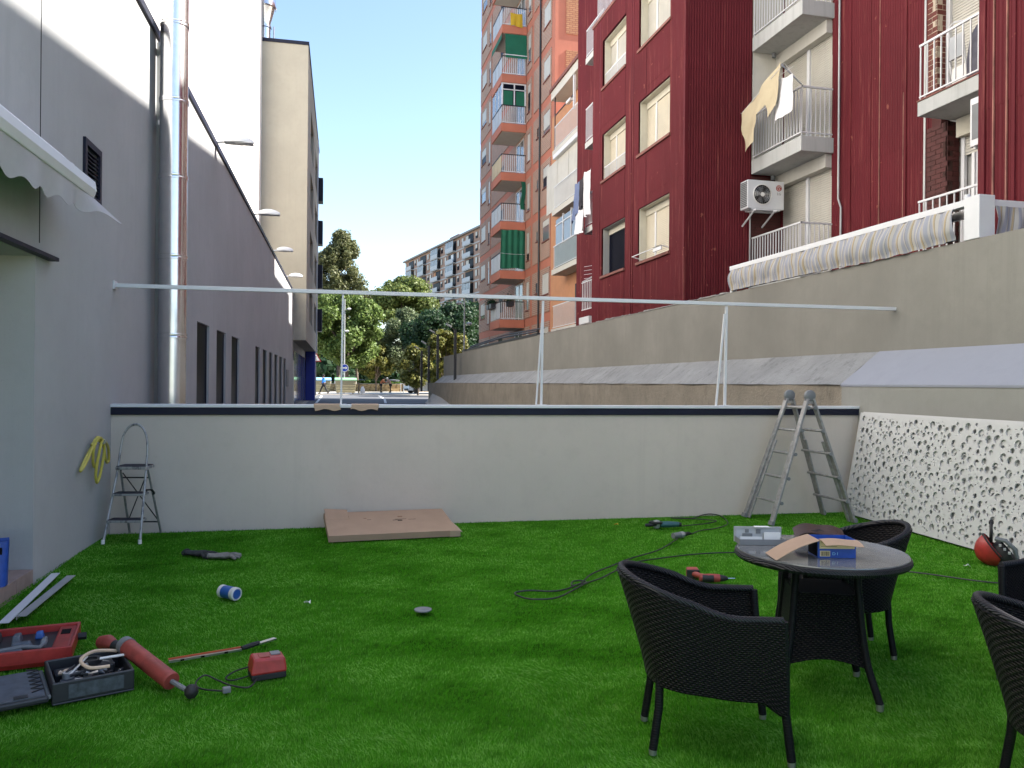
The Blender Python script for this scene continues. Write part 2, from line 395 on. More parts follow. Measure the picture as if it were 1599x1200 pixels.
        if uvfn:
            for i in range(nu+1):
                for j in range(nv+1):
                    s.uv[o+idx(i,j)] = uvfn(i/nu, j/nv); s.uv[o+N+idx(i,j)] = uvfn(i/nu, j/nv)
        return s
    def mesh(s, name, mat):
        me = bpy.data.meshes.new(name); me.from_pydata([tuple(v) for v in s.v], [], s.f)
        if mat: me.materials.append(M[mat] if isinstance(mat, str) else mat)
        if s.sm:
            fl = [i in s.sm for i in range(len(s.f))]
            me.polygons.foreach_set('use_smooth', fl)
        if s.uv:
            u = me.uv_layers.new(name='uv')
            for lp in me.loops: u.data[lp.index].uv = s.uv.get(lp.vertex_index, (0, 0))
        me.update()
        if s.sm: me.set_sharp_from_angle(angle=R(42))
        return me
    def build(s, name, mat, parent=None, bevel=0, loc=(0,0,0), rot=None):
        o = link(name, s.mesh(name, mat), parent, loc, rot)
        if bevel: bev(o, bevel)
        return o
def bev(o, w, seg=2):
    b = o.modifiers.new('bevel', 'BEVEL'); b.width = w; b.segments = seg; b.limit_method = 'ANGLE'; b.angle_limit = R(40); b.harden_normals = False
def link(name, me, parent=None, loc=(0,0,0), rot=None):
    o = bpy.data.objects.new(name, me); COL.objects.link(o); o.location = loc
    if rot: o.rotation_euler = rot
    if parent is not None: o.parent = parent
    return o
def tag(o, label=None, cat=None, group=None, kind=None):
    if label: o['label'] = label
    if cat: o['category'] = cat
    if group: o['group'] = group
    if kind: o['kind'] = kind
    return o
def thing(name, label, cat, loc=(0,0,0), rz=0, group=None):
    o = link(name, None, None, loc, (0, 0, rz)); o.empty_display_size = .1
    return tag(o, label, cat, group)
def copy_tree(o, parent=None):
    c = o.copy(); COL.objects.link(c)
    if parent is not None: c.parent = parent
    for ch in list(o.children): copy_tree(ch, c)
    return c
def dup(o, loc, rz, label, group=None):
    c = copy_tree(o); c.location = loc; c.rotation_euler = (0, 0, rz); c['label'] = label
    if group: c['group'] = group
    return c
def box(name, mat, parent, x0, x1, y0, y1, z0, z1, bevel=0): return MB().box(x0,x1,y0,y1,z0,z1).build(name, mat, parent, bevel)
def text(string, size, mat, name, parent, mw, extrude=.002, shear=0):
    cu = bpy.data.curves.new(name, 'FONT'); cu.body = string; cu.size = size; cu.extrude = extrude; cu.shear = shear
    cu.align_x = 'CENTER'; cu.align_y = 'CENTER'; cu.resolution_u = 3
    t = bpy.data.objects.new('tmp', cu); COL.objects.link(t); bpy.context.view_layer.update()
    me = bpy.data.meshes.new_from_object(t.evaluated_get(bpy.context.evaluated_depsgraph_get()))
    bpy.data.objects.remove(t); me.materials.clear(); me.materials.append(M[mat])
    o = link(name, me, parent); o.matrix_local = mw; return o
def sm(t): t = max(0, min(1, t)); return t*t*(3-2*t)
def lerp(a, b, t): return a+(b-a)*t
def spline(pts, k=6, closed=False):
    P = [Vector(p) for p in pts]; n = len(P); out = []
    for i in range(n if closed else n-1):
        if closed: p0, p1, p2, p3 = P[i-1], P[i], P[(i+1) % n], P[(i+2) % n]
        else: p0, p1, p2, p3 = P[max(i-1,0)], P[i], P[i+1], P[min(i+2,n-1)]
        for j in range(k):
            t = j/k
            out.append(.5*((2*p1)+(p2-p0)*t+(2*p0-5*p1+4*p2-p3)*t*t+(3*p1-p0-3*p2+p3)*t*t*t))
    if not closed: out.append(P[-1])
    return out
# ------------------------------------------------------------------ ground, road, lawn
def prof(y):
    P = [(-600,-3),(4,-3),(9.5,-1.9),(25,-1.0),(40,0.0),(48,.27),(60,.41),(75,.45),(2500,.45)]
    for (a, za), (b, zb) in zip(P, P[1:]):
        if y <= b: return za+(zb-za)*max(0, (y-a))/(b-a)
    return .45
def strip(name, mat, xs, ys, dz, kind='structure', zf=None):
    m = MB(); vs = []
    for y in ys:
        for x in xs: vs.append((x, y, (zf(x, y) if zf else prof(y))+dz))
    n = len(xs); fs = [(j*n+i, j*n+i+1, (j+1)*n+i+1, (j+1)*n+i) for j in range(len(ys)-1) for i in range(n-1)]
    m.add(vs, fs, True); return tag(m.build(name, mat), kind=kind)
strip('ground', 'ground_mat', [-1500,-60,-10,0,10,60,1500], [-600,4,9.5,15,20,25,30,35,40,44,48,54,60,68,75,130,300,2500], 0)
def road_edge_r(y): return 5.9 if y < 45 else lerp(5.9, 9.5, sm((y-45)/25))
ry = [9.4,14,20,25,30,35,40,44,48,52,56,60,64,68,71,74.5]
m = MB(); vs = []
for y in ry: vs += [(-1.9+.022*(y-9), y, prof(y)+.005), (2, y, prof(y)+.005), (road_edge_r(y), y, prof(y)+.005)]
m.add(vs, [(j*3+i, j*3+i+1, (j+1)*3+i+1, (j+1)*3+i) for j in range(len(ry)-1) for i in range(2)], True)
tag(m.build('road', 'asphalt'), kind='structure')
def marking(pts, wd):
    m = MB(); vs = []
    for x, y in pts: vs += [(x-wd/2, y, prof(y)+.011), (x+wd/2, y, prof(y)+.011)]
    m.add(vs, [(2*j, 2*j+1, 2*j+3, 2*j+2) for j in range(len(pts)-1)]); return tag(m.build('road_marking', 'line_paint'), kind='structure')
marking([(-.75+.1*0, 40), (-.5, 46), (-.38, 52), (-.25, 58), (-.17, 64), (-.12, 70.5)], .16)
marking([(3.1, 40), (3.55, 46), (3.95, 52), (4.35, 58), (4.6, 64), (4.8, 71)], .16)
m = MB(); ky = [10,20,30,36,40,43,46,50,54,58]
vs = []
kz = lambda y: prof(y)+.12+.55*sm((y-36)/14)
for y in ky:
    xe = road_edge_r(y)
    vs += [(xe+.004, y, prof(y)-.1), (xe+.004, y, prof(y)+.12), (xe+.14, y, prof(y)+.13), (6.72 if y < 50 else 6.72+.5*(y-50), y, kz(y))]
m.add(vs, [(j*4+i, j*4+i+1, (j+1)*4+i+1, (j+1)*4+i) for j in range(len(ky)-1) for i in range(3)]); tag(m.build('kerb', 'kerb_stone'), kind='structure')
m = MB().box(-14, 60, 74.6, 98.6, .3, .53); tag(m.build('pavement', 'paving'), kind='structure')
# terrace slab with turf backing
tag(MB().box(-2.2, 6.74, -6, 9.06, -.25, -.012).build('terrace_floor', 'turf_back'), kind='structure')
tag(MB().box(7.58, 10.72, 2, 17.3, 2.9, 3.22).build('upper_terrace', 'edge_concrete'), kind='structure')

def turf():
    n = 680000
    # more blades where they show larger
    d = 2.35*np.power(RNG.random(n), .9)*0
    y0, y1, x0, x1 = 1.9, 9.07, -2.2, 6.74
    u = RNG.random(n); k = 1.25                       # pdf ~ y^-k
    a, b = y0**(1-k), y1**(1-k); y = (a+(b-a)*u)**(1/(1-k))
    xl = np.maximum(x0+.0221*(y-9.15), y*.0-2.4+.0*y); xr = np.full(n, x1)
    lo = np.maximum(xl, -.47*y-.35); hi = np.minimum(xr, 1.12*y+.35)
    x = lo+(hi-lo)*RNG.random(n)
    dist = np.sqrt(x*x+y*y+1.6**2)
    # pile direction wanders in broad brushed patches
    def fld(px, py, s, seed):
        r = np.random.default_rng(seed); o = np.zeros_like(px)
        for _ in range(14):
            fx, fy = r.normal(0, s, 2); o += np.sin(px*fx+py*fy*1.5+r.random()*6.28)
        return o/14**.5
    f1 = fld(x, y, 2.2, 3); f2 = fld(x, y, 5.5, 5); f3 = fld(x, y, 16., 8)
    ang = 1.2+.9*f1+.8*f2+RNG.normal(0, .7, n)
    hgt = .014+.007*RNG.random(n)+.0015*f2
    lean = np.clip(.75+.25*f2+.2*f3+RNG.normal(0, .25, n), .05, 1.35)
    wd = np.clip(.0022*dist/2.6, .0028, .0075)
    ta = RNG.random(n)*6.283
    bx, by = np.cos(ta)*wd/2, np.sin(ta)*wd/2
    tx, ty, tz = x+np.cos(ang)*np.sin(lean)*hgt, y+np.sin(ang)*np.sin(lean)*hgt, np.cos(lean)*hgt
    V = np.empty((n, 3, 3), np.float32)
    V[:,0] = np.stack([x-bx, y-by, np.full(n, -.012)], 1); V[:,1] = np.stack([x+bx, y+by, np.full(n, -.012)], 1); V[:,2] = np.stack([tx, ty, tz-.012], 1)
    me = bpy.data.meshes.new('artificial_grass'); me.vertices.add(n*3); me.vertices.foreach_set('co', V.ravel())
    me.loops.add(n*3); me.loops.foreach_set('vertex_index', np.arange(n*3, dtype=np.int32))
    me.polygons.add(n); me.polygons.foreach_set('loop_start', np.arange(0, n*3, 3, dtype=np.int32)); 
    me.update(calc_edges=False)
    tone = np.clip(.45+.07*f1+.12*f2+.09*f3+RNG.normal(0, .2, n), 0, 1)
    t = np.empty((n, 3), np.float32); t[:,0] = tone*.75; t[:,1] = tone*.75; t[:,2] = tone
    at = me.attributes.new('tone', 'FLOAT', 'POINT'); at.data.foreach_set('value', t.ravel())
    me.materials.append(M['turf']); me.update()
    o = link('artificial_grass', me); tag(o, 'bright green artificial turf covering the terrace floor', 'turf', kind='stuff')
turf()

# ------------------------------------------------------------------ walls with openings (flat front at x=0 of a local frame)
def wall_pieces(m, u0, u1, z0, z1, holes, put):
    us = sorted({u0, u1, *[h[0] for h in holes], *[h[1] for h in holes]}); us = [u for u in us if u0 <= u <= u1]
    for a, b in zip(us, us[1:]):
        cut = sorted([(h[2], h[3]) for h in holes if h[0] < (a+b)/2 < h[1]]); z = z0
        for c, d in cut:
            if c > z: put(a, b, z, c)
            z = max(z, d)
        if z < z1: put(a, b, z, z1)

# ------------------------------------------------------------------ long grey building on the left (local x = outward, y = along the alley)
TH = R(1.268)
LB = thing('rendered_building', 'long grey rendered building with slit windows, left of the lawn', 'building', (-2.18, 9.15, 0), -TH)
slits = [(5.06,6.31),(7.21,8.46),(9.36,10.66),(14.32,15.55),(16.5,17.8),(18.65,19.95),(20.85,22.2),(23.1,24.6),(25.4,26.8)]
m = MB(); holes = [(a, b, -1.2, 2.61) for a, b in slits]+[(-.96, -.52, 3.36, 3.84)]
wall_pieces(m, -2.15, 31.9, -2.6, 6.05, holes, lambda a, b, c, d: m.box(-.35, 0, a, b, c, d))
m.box(-.35, 0, -13, -2.15, 2.58, 6.05)
m.build('wall', 'left_render', LB)
MB().box(-1.5, -.352, -2.15, -1.9, -.2, 2.75).box(-1.5, -.352, -13, -2.151, 2.6, 2.75).build('door_reveal', 'shaded_reveal_render', LB)
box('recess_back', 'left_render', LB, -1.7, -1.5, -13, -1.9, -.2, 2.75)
MB().box(-9, -1.6, -13, 31.9, 5.7, 21.8).build('upper_storey', 'upper_render', LB)
box('flat_roof', 'edge_concrete', LB, -1.6, -.352, -13, 31.9, 5.75, 5.9)
box('parapet_coping', 'navy_metal', LB, -.40, .035, -13, 31.92, 6.052, 6.165, .008)
box('expansion_joint', 'black_gap', LB, -.02, .0025, -2.075, -2.062, 2.7, 6.04)
w0 = None
for a, b in slits:
    wn = MB().box(-.10, -.05, a+.03, b-.03, -1.2, 2.57).build('window', 'glass_dark', LB)
    MB().box(-.11, -.04, a, a+.03, -1.2, 2.61).box(-.11, -.04, b-.03, b, -1.2, 2.61).box(-.11, -.04, a+.03, b-.03, 2.57, 2.61).build('frame', 'navy_metal', wn)
vg = MB().box(-.01, .025, -1.0, -.94, 3.32, 3.88).box(-.01, .025, -.54, -.48, 3.32, 3.88).box(-.01, .025, -.94, -.54, 3.82, 3.88).box(-.01, .025, -.94, -.54, 3.32, 3.38).build('vent_grille', 'navy_metal', LB)
for k in range(11):
    z = 3.40+k*.039; MB().hexa([(-.05,-.94,z),(.012,-.94,z-.02),(.012,-.54,z-.02),(-.05,-.54,z)], [(-.05,-.94,z+.008),(.012,-.94,z-.012),(.012,-.54,z-.012),(-.05,-.54,z+.008)]).build('slat', 'navy_metal', vg)
box('backing', 'black_gap', vg, -.09, -.06, -.95, -.53, 3.37, 3.83)
box('service_hatch', 'grey_plastic', LB, -.01, .03, 27.0, 28.4, 1.4, 2.15)
box('door_flashing', 'navy_metal', LB, .001, .075, -13, -1.84, 2.585, 2.615)
# doorway step, skirting and sliding door
st = box('door_step', 'tile_pink', LB, -1.5, -.012, -13, -2.152, -.1, .088)
y = -2.155
for k in range(14):
    MB().box(-.012, .006, y-.326, y-.003, -.05, .099).build('tile', 'tile_pink', st)
    MB().box(-.45, -.014, y-.326, y-.003, .088, .1).build('tile', 'tile_pink', st); y -= .33
for k in range(3):
    box('tile', 'tile_brown', LB, -.36-.34*k-.337, -.36-.34*k, -2.165, -2.152, .1, .285)
dr = box('sliding_door', 'glass_sky', LB, -1.48, -1.44, -6.5, -3.1, .14, 2.5)
for yy in (-6.5, -4.8, -3.16): box('door_frame', 'navy_metal', dr, -1.50, -1.42, yy, yy+.06, .1, 2.55)
# pipe rail fixed to the wall
box('cable_channel', 'left_render', LB, .001, .05, 1.96, 2.04, -1.5, 6.0)

# flue in polished sections
FL = thing('flue_pipe', 'tall polished steel flue pipe standing against the grey wall', 'flue', (-2.18, 9.15, 0), -TH)
fx, fy, fr = .262, 1.72, .168
zs = [-1.9,-.85,.17,1.17,2.17,3.17,4.19,5.16,6.14,7.12,8.1,9.1]
for a, b in zip(zs, zs[1:]):
    MB().lathe([(fr, a+.035), (fr, b-.03)], 48, (fx, fy, 0)).build('pipe_section', 'steel', FL)
    MB().lathe([(fr, b-.03), (fr+.009, b-.028), (fr+.011, b-.01), (fr+.006, b), (fr+.011, b+.012), (fr+.009, b+.03), (fr, b+.035)], 48, (fx, fy, 0)).build('locking_band', 'steel', FL)
for z in (1.81, 4.92, 5.92):
    br = MB().box(.0, .30, fy+.30, fy+.345, z-.035, z+.035).box(.05, .10, fy+.10, fy+.34, z-.03, z+.03).build('wall_bracket', 'steel_dull', FL)
    MB().lathe([(.018, 0), (.018, .05)], 8, (.30, fy+.32, z), 'X').build('bolt', 'steel_dull', br)
# white strip of flood lights on the parapet
def wall_lamp():
    t = thing('wall_lamp', '', 'lamp', (0, 0, 0), -TH, 'wall lamps along the grey parapet')
    MB().tube([(0,0,.02),(.10,0,.035),(.2,0,.05)], .028, 8).build('arm', 'lamp_white', t)
    def hd(u, v):
        x = .12+.55*u; wv = .135*max(.02, math.sin(PI*min(.98, .12+.86*u)))**.6; a = PI*v
        return (x, wv*math.cos(a), .02+.15*math.sin(a)*(max(0, math.sin(PI*(.15+.8*u)))**.6)+.02*u)
    MB().grid(hd, 12, 12).build('head', 'lamp_white', t)
    MB().lathe([(.09, 0), (.10, .012), (.0, .02)], 14, (.42, 0, .005)).build('lens', 'white_plastic', t)
    MB().box(.14, .66, -.115, .115, .018, .03).build('tray', 'lamp_white', t); return t
def lbw(x, y, z): # local of the left building to world
    c, s_ = math.cos(-TH), math.sin(-TH); return (-2.18+x*c-y*s_, 9.15+x*s_+y*c, z)
L0 = wall_lamp(); labs = ['white wall lamp nearest to the polished flue, on the grey parapet', 'second wall lamp beyond the flue, on the grey parapet', 'third wall lamp beyond the flue, on the grey parapet', 'farthest wall lamp, on the parapet beside the beige block']
for i, yy in enumerate((6.85, 13.46, 19.59, 26.4)):
    o = L0 if i == 0 else dup(L0, (0,0,0), -TH, '')
    o.location = lbw(.03, yy, 6.13); o['label'] = labs[i]
# awning
AW = thing('awning', 'white retracted awning with scalloped valance above the doorway', 'awning', (-2.18, 9.15, 0), -TH)
MB().prism([(.03,0,3.22),(.03,0,3.42),(.14,0,3.44),(.22,0,3.36),(.22,0,3.24),(.14,0,3.2)], (0,-13,0), (0,-2.0,0)).build('cassette', 'white_metal', AW, .01)
MB().prism([(.27,0,3.115),(.27,0,3.21),(.33,0,3.245),(.385,0,3.235),(.395,0,3.16),(.375,0,3.10),(.30,0,3.095)], (0,-13,0), (0,-1.97,0)).build('front_bar', 'white_metal', AW, .006)
MB().prism([(.278,0,3.12),(.278,0,3.20),(.33,0,3.235),(.378,0,3.225),(.386,0,3.16),(.37,0,3.108)], (0,-1.97,0), (0,-1.955,0)).build('end_cap', 'white_plastic', AW)
MB().grid(lambda u, v: (lerp(.2, .3, v), lerp(-13, -1.99, u), lerp(3.36, 3.21, v)), 2, 3, .003).build('roof_cloth', 'awning_cloth', AW)
def val(u, v):
    y = lerp(-8.0, -1.97, u); t = max(0, (u-.93)/.07)
    hang = (.235-.08*sm((y+4)/2.2))+.022*math.cos(2*PI*(y+1.97)/.33)
    return (.365+.05*v*math.sin(y*9)*.35+.14*v*t, y+.30*v*t*t, 3.105-hang*v+.02*v*t)
MB().grid(val, 220, 6, .002).build('valance', 'awning_cloth', AW)
MB().tube([(.33,-2.42,3.24),(.33,-2.40,3.275),(.33,-2.34,3.275),(.33,-2.31,3.24)], .006, 6).build('hook', 'white_metal', AW)

# beige end block
EB = thing('end_block', 'tall beige block with dark side windows at the far end of the grey building', 'building', (-2.18, 9.15, 0), -TH)
m = MB(); bw = [(35.8,40.3,a,b) for a, b in ((14.4,16.5),(11.2,13.2),(8.0,9.95),(4.95,6.75))]+[(43.5,47.5,a,b) for a, b in ((14.4,16.5),(11.2,13.2),(8.0,9.95),(4.95,6.75))]
wall_pieces(m, 32.25, 51, 3.7, 18.45, bw, lambda a, b, c, d: m.box(.3, .62, a, b, c, d))
m.box(-7, .62, 31.9, 32.248, 3.7, 18.45); m.box(-7, .298, 32.25, 51, 3.7, 18.3); m.build('wall', 'block_render', EB)
box('roof_trim', 'navy_metal', EB, -7, .66, 31.86, 51.05, 18.452, 18.62)
box('ground_floor_wall', 'left_render', EB, -7, -.05, 31.9, 51, -1, 3.69)
for a, b, c, d in bw: MB().box(.32, .38, a, b, c, d).build('window', 'glass_dark', EB)
for a, b in ((14.7,16.4),(11.6,13.3),(8.4,10.1),(5.3,6.9)): box('sun_fin', 'navy_metal', EB, .622, .95, 50.0, 51, a, b)
for yy in (33.2, 36.4, 39.6, 42.8): MB().box(-.04, -.01, yy, yy+2.9, .1, 3.2).build('shop_window', 'glass_sky', EB)
box('shutter_door', 'galvanised', EB, -.04, .0, 32.0, 33.0, .0, 2.7)
box('blue_pillar', 'blue_pillar', EB, -.02, .60, 46.5, 47.6, -.2, 3.69)
box('corner_pipe', 'white_metal', EB, .625, .70, 47.5, 47.6, 3.7, 18.4)
# steel chimney cowl on its roof
cx, cy, cz = lbw(-1.55, 32.6, 18.6)
CH = thing('chimney_cowl', 'shiny steel chimney cowl on the beige block roof', 'chimney', (cx, cy, cz))
MB().lathe([(.30, 0), (.30, .75), (.34, .78), (.34, .85), (.30, .88)], 28).build('stack', 'steel', CH)
MB().lathe([(.30, .88), (.30, 1.0), (.52, 1.75), (.55, 1.76)], 28).build('cone', 'steel', CH)
MB().lathe([(.55, 1.76), (.58, 1.8), (.52, 2.2), (.36, 2.48), (.1, 2.56), (.02, 2.58)], 28).build('cap', 'steel', CH)
MB().tube([(0,0,2.5),(0,0,3.6)], .02, 6).build('rod', 'steel_dull', CH)
MB().tube([(.45,0,0),(.45,0,.9)], .05, 6).build('strut', 'steel_dull', CH)

# ------------------------------------------------------------------ low wall closing the lawn, with the white frame on it
FA = math.atan2(-.21, 8.92)
LW = thing('low_wall', 'low grey rendered wall with navy coping along the back of the lawn', 'wall', (-2.19, 9.16, 0), FA)
MB().box(-.02, 8.92, 0, .22, -2.2, 1.236).build('wall_body', 'low_wall_render', LW)
box('coping', 'navy_metal', LW, .0, 8.925, -.022, .245, 1.2365, 1.3175, .004)
FRM = thing('railing_frame', 'white metal frame with long top rail standing on the low wall', 'frame', (-2.19, 9.16, 0), FA)
box('bottom_rail', 'white_metal', FRM, .0, 8.925, -.03, .16, 1.318, 1.352, .004)
MB().bar((0.03,.07,2.615), (9.57,.07,2.632), .045, .042).build('top_rail', 'white_metal', FRM, .003)
box('end_plate', 'white_metal', FRM, .004, .03, .02, .12, 2.575, 2.66)
for x, wdt in ((2.40,.022),(4.73,.026),(7.10,.03)):
    MB().bar((x-.012,.07,1.352), (x,.07,2.595), wdt, wdt).build('post', 'white_metal', FRM, .002)
    box('foot_plate', 'white_metal', FRM, x-.07, x+.05, .02, .12, 1.3525, 1.358)
MB().bar((4.650,.045,1.355), (4.722,.068,2.42), .018, .018).build('brace', 'white_metal', FRM)
MB().bar((6.955,.04,1.355), (7.075,.068,2.50), .022, .022).build('brace', 'white_metal', FRM)
def scrap(x0, x1, lab, sd):
    r = random.Random(sd); t = MB()
    def f(u, v):
        x = lerp(x0, x1, u); e = .012*math.sin(u*9+sd)+.006*r.random()
        if v < .5: return (x+.03*(.5-v), -.036-.1*0, 1.300-.10*0+.0*e) if False else (x, lerp(.05, -.034, v*2), 1.3245+.004)
        return (x+.008*math.sin(v*7+sd), -.034-.018*(v-.5), 1.322-(v-.5)*2*(.055+e))
    t.grid(f, 12, 6, .004, smooth=False)
    o = t.build('cardboard_scrap', 'cardboard_pale'); o.location = (-2.19, 9.16, .03); o.rotation_euler = (0, 0, FA); tag(o, lab, 'cardboard', 'cardboard scraps on the coping')
scrap(2.10, 2.38, 'left cardboard scrap folded over the navy coping', 1)
scrap(2.50, 2.80, 'right cardboard scrap folded over the navy coping', 4)

# ------------------------------------------------------------------ retaining wall on the right
RW = thing('retaining_wall', 'tall beige retaining wall with a sloping pale ledge, on the right', 'wall', (7.0, 9, 0))
def rw(name, mat, m): return m.build(name, mat, RW, loc=(-7.0, -9, 0))
rw('lower_wall', 'beige_render_low', MB().box(6.73, 7.4, -6, 9.29, -.3, 1.63))
rw('rough_lower_wall', 'rough_concrete', MB().box(6.738, 7.4, 9.292, 52, -3, 1.628))
rw('painted_ledge', 'ledge_paint', MB().prism([(6.722,0,1.606),(6.722,0,1.632),(7.318,0,2.085),(7.318,0,1.606)], (0,-6,0), (0,9.30,0)))
def rough_ledge(u, v):
    y = lerp(9.301, 49.3, u); return (lerp(6.72, 7.318, v)+.012*math.sin(y*3.1)*(1-v), y, lerp(1.63, 2.08, v)+.012*mnoise.noise((y*1.7, v*3, 0)))
rw('concrete_ledge', 'ledge_concrete', MB().grid(rough_ledge, 120, 6))
rw('upper_wall', 'beige_render', MB().box(7.32, 7.62, -6, 42.5, 1.5, 3.325))
rw('upper_wall_end', 'beige_render', MB().box(7.325, 7.60, 42.53, 49.3, 1.0, 3.27))
rw('joint', 'black_gap', MB().box(7.34, 7.58, 42.5, 42.53, 1.6, 3.3))
# ragged mortar edge along the top of the wall
m = MB(); r = random.Random(5); y = 13.6
while y < 27:
    L = r.uniform(.06, .3); hh = r.uniform(.008, .045)
    m.hexa([(7.305,y,3.3255),(7.5,y,3.3255),(7.5,y+L,3.3255),(7.305,y+L,3.3255)], [(7.33,y+.03,3.33+hh*r.uniform(.4,1)),(7.5,y,3.34+hh),(7.5,y+L,3.335+hh),(7.33,y+L-.02,3.33+hh*r.uniform(.3,1))]); y += L+r.choice((0, .02, .15))
rw('ragged_edge', 'edge_concrete', m)
rw('dark_cap', 'post_dark', MB().box(7.30, 7.64, 27.0, 42.5, 3.3255, 3.41))
m = MB(); m.tube([(7.45,27.5,3.5),(7.6,34,3.62),(7.6,42,3.5)], .035, 6); m.tube([(7.7,27.5,3.62),(7.75,34,3.75),(7.7,42,3.6)], .03, 6); rw('handrail', 'post_dark', m)

# white balustrade with striped cloth on the wall top
BA = thing('balustrade', 'white metal balustrade on top of the retaining wall', 'railing', (7.42, 10.5, 3.325))
def ba(name, mat, m, bv=0): return m.build(name, mat, BA, bv, loc=(-7.42, -10.5, -3.325))
ba('top_rail', 'white_metal', MB().box(7.325, 7.435, 7.86, 13.42, 3.735, 3.815), .006)
ba('top_rail', 'white_metal', MB().box(7.545, 9.4, 7.68, 7.78, 3.715, 3.795), .006)
ba('corner_post', 'white_metal', MB().box(7.31, 7.53, 7.63, 7.855, 3.327, 3.83), .006)
ba('end_post', 'white_metal', MB().box(7.33, 7.43, 13.32, 13.40, 3.327, 3.734), .004)
ba('bracket', 'steel_dull', MB().box(7.36, 7.40, 7.858, 8.2, 3.60, 3.70))
ba('bracket', 'white_metal', MB().lathe([(.035,0),(.035,.07),(.0,.08)], 10, (7.40, 7.9, 3.815)))
ba('bottom_cord', 'post_dark', MB().tube([(7.31,7.95,3.352),(7.30,10.5,3.346),(7.31,13.3,3.352)], .008, 6))
def cloth(y0, y1, bul, lab, x0=7.31, run='y', xa=0, xb=0, sag=0):
    L = abs(y1-y0) if run == 'y' else xb-xa
    def f(u, v):
        z = lerp(3.715, 3.345, v)-.03*v*sag*math.sin(PI*u)
        d = bul*math.sin(PI*min(1, v*1.05))+.018*math.sin(u*L*17+3*v)+.012*math.sin(u*L*41+1.3)
        d += .02*mnoise.noise((u*L*2, v*2, y0))
        if run == 'y': return (x0-.01-max(d, -.006)-.008, lerp(y1, y0, u)+.03*math.sin(v*3+u*9), z+.012*abs(math.sin(u*L*10)))
        return (lerp(xa, xb, u), y0-max(d, -.006)-.01, z)
    o = MB().grid(f, int(L*34), 14, .003, lambda u, v: (u*L*1.15+.06*v, v*.4)).build('striped_cloth', 'striped_cloth')
    tag(o, lab, 'cloth', 'striped cloths tied to the balustrade'); return o
cloth(11.05, 13.28, .03, 'striped cloth hanging flat at the far end of the balustrade')
cloth(7.98, 11.0, .05, 'long striped cloth bulging below the balustrade rail, left of the corner post', sag=1)
cloth(7.68, 0, .03, 'striped cloth on the balustrade right of the corner post', run='x', xa=7.56, xb=9.3)
# ------------------------------------------------------------------ red corrugated flats
RB = thing('red_apartment_building', 'apartment building clad in dark red corrugated sheet, above the retaining wall', 'building', (10, 12, 0))
def rb(name, mat, m, bv=0, par=None): 
    o = m.build(name, mat, par or RB, bv)
    if par is None: o.location = (-10, -12, 0)
    return o
PITCH = .068
PROF = [(0, 0), (.30, 0), (.5, .0115), (.80, .0115)]
def corr(p0, d, n, u0, u1, z0, z1, holes=(), off=0):
    m = MB(); us = []; k = math.floor(u0/PITCH)
    while k*PITCH < u1:
        for a, h in PROF:
            u = (k+a)*PITCH
            if u0 < u < u1: us.append((u, h))
        k += 1
    def hgt(u):
        t = (u/PITCH) % 1
        for (a, ha), (b, hb) in zip(PROF, PROF[1:]+[(1, 0)]):
            if a <= t <= b: return ha+(hb-ha)*(t-a)/(b-a)
        return 0
    ex = [u0, u1]+[q for h in holes for q in h[:2] if u0 < q < u1]
    us = sorted(dict(us+[(e, hgt(e)) for e in ex]).items())
    def pt(u, h, z): return (p0[0]+d[0]*u+n[0]*(h+off), p0[1]+d[1]*u+n[1]*(h+off), z)
    for (a, ha), (b, hb) in zip(us, us[1:]):
        if b-a < 1e-5: continue
        cut = sorted([(h[2], h[3]) for h in holes if h[0] < (a+b)/2 < h[1]]); z = z0; iv = []
        for c, e in cut:
            c, e = max(c, z0), min(e, z1)
            if e <= c: continue
            if c > z: iv.append((z, c))
            z = max(z, e)
        if z < z1: iv.append((z, z1))
        for c, e in iv: m.add([pt(a,ha,c), pt(b,hb,c), pt(b,hb,e), pt(a,ha,e)], [(0,1,2,3)])
    return m
def cladding(p0, d, n, L, z0, z1, ucuts, zcuts, holes=()):
    us = [0]+[u for u in ucuts if 0 < u < L]+[L]; zs = [z0]+[z for z in zcuts if z0 < z < z1]+[z1]
    for j, (c, e) in enumerate(zip(zs, zs[1:])):
        for i, (a, b) in enumerate(zip(us, us[1:])):
            hs = [h for h in holes if h[0] < b and h[1] > a and h[2] < e and h[3] > c]
            m = corr(p0, d, n, a+.002, b-.002, c-(.05 if j else 0), e, hs, .007*j+.003*(i % 2))
            full = [h for h in hs if h[0] <= a+.01 and h[1] >= b-.01]
            if full and m.f:
                c0, e0 = min(h[2] for h in full), max(h[3] for h in full)
                for lo, hi in ((c-(.05 if j else 0), c0), (e0, e)):
                    if hi-lo > .02:
                        q = corr(p0, d, n, a+.002, b-.002, lo, hi, [h for h in hs if h not in full], .007*j+.003*(i % 2))
                        if q.f: rb('cladding_sheet', 'red_cladding', q)
            elif m.f: rb('cladding_sheet', 'red_cladding', m)
roof = lambda y: 15.42+.14*(y-6.3)
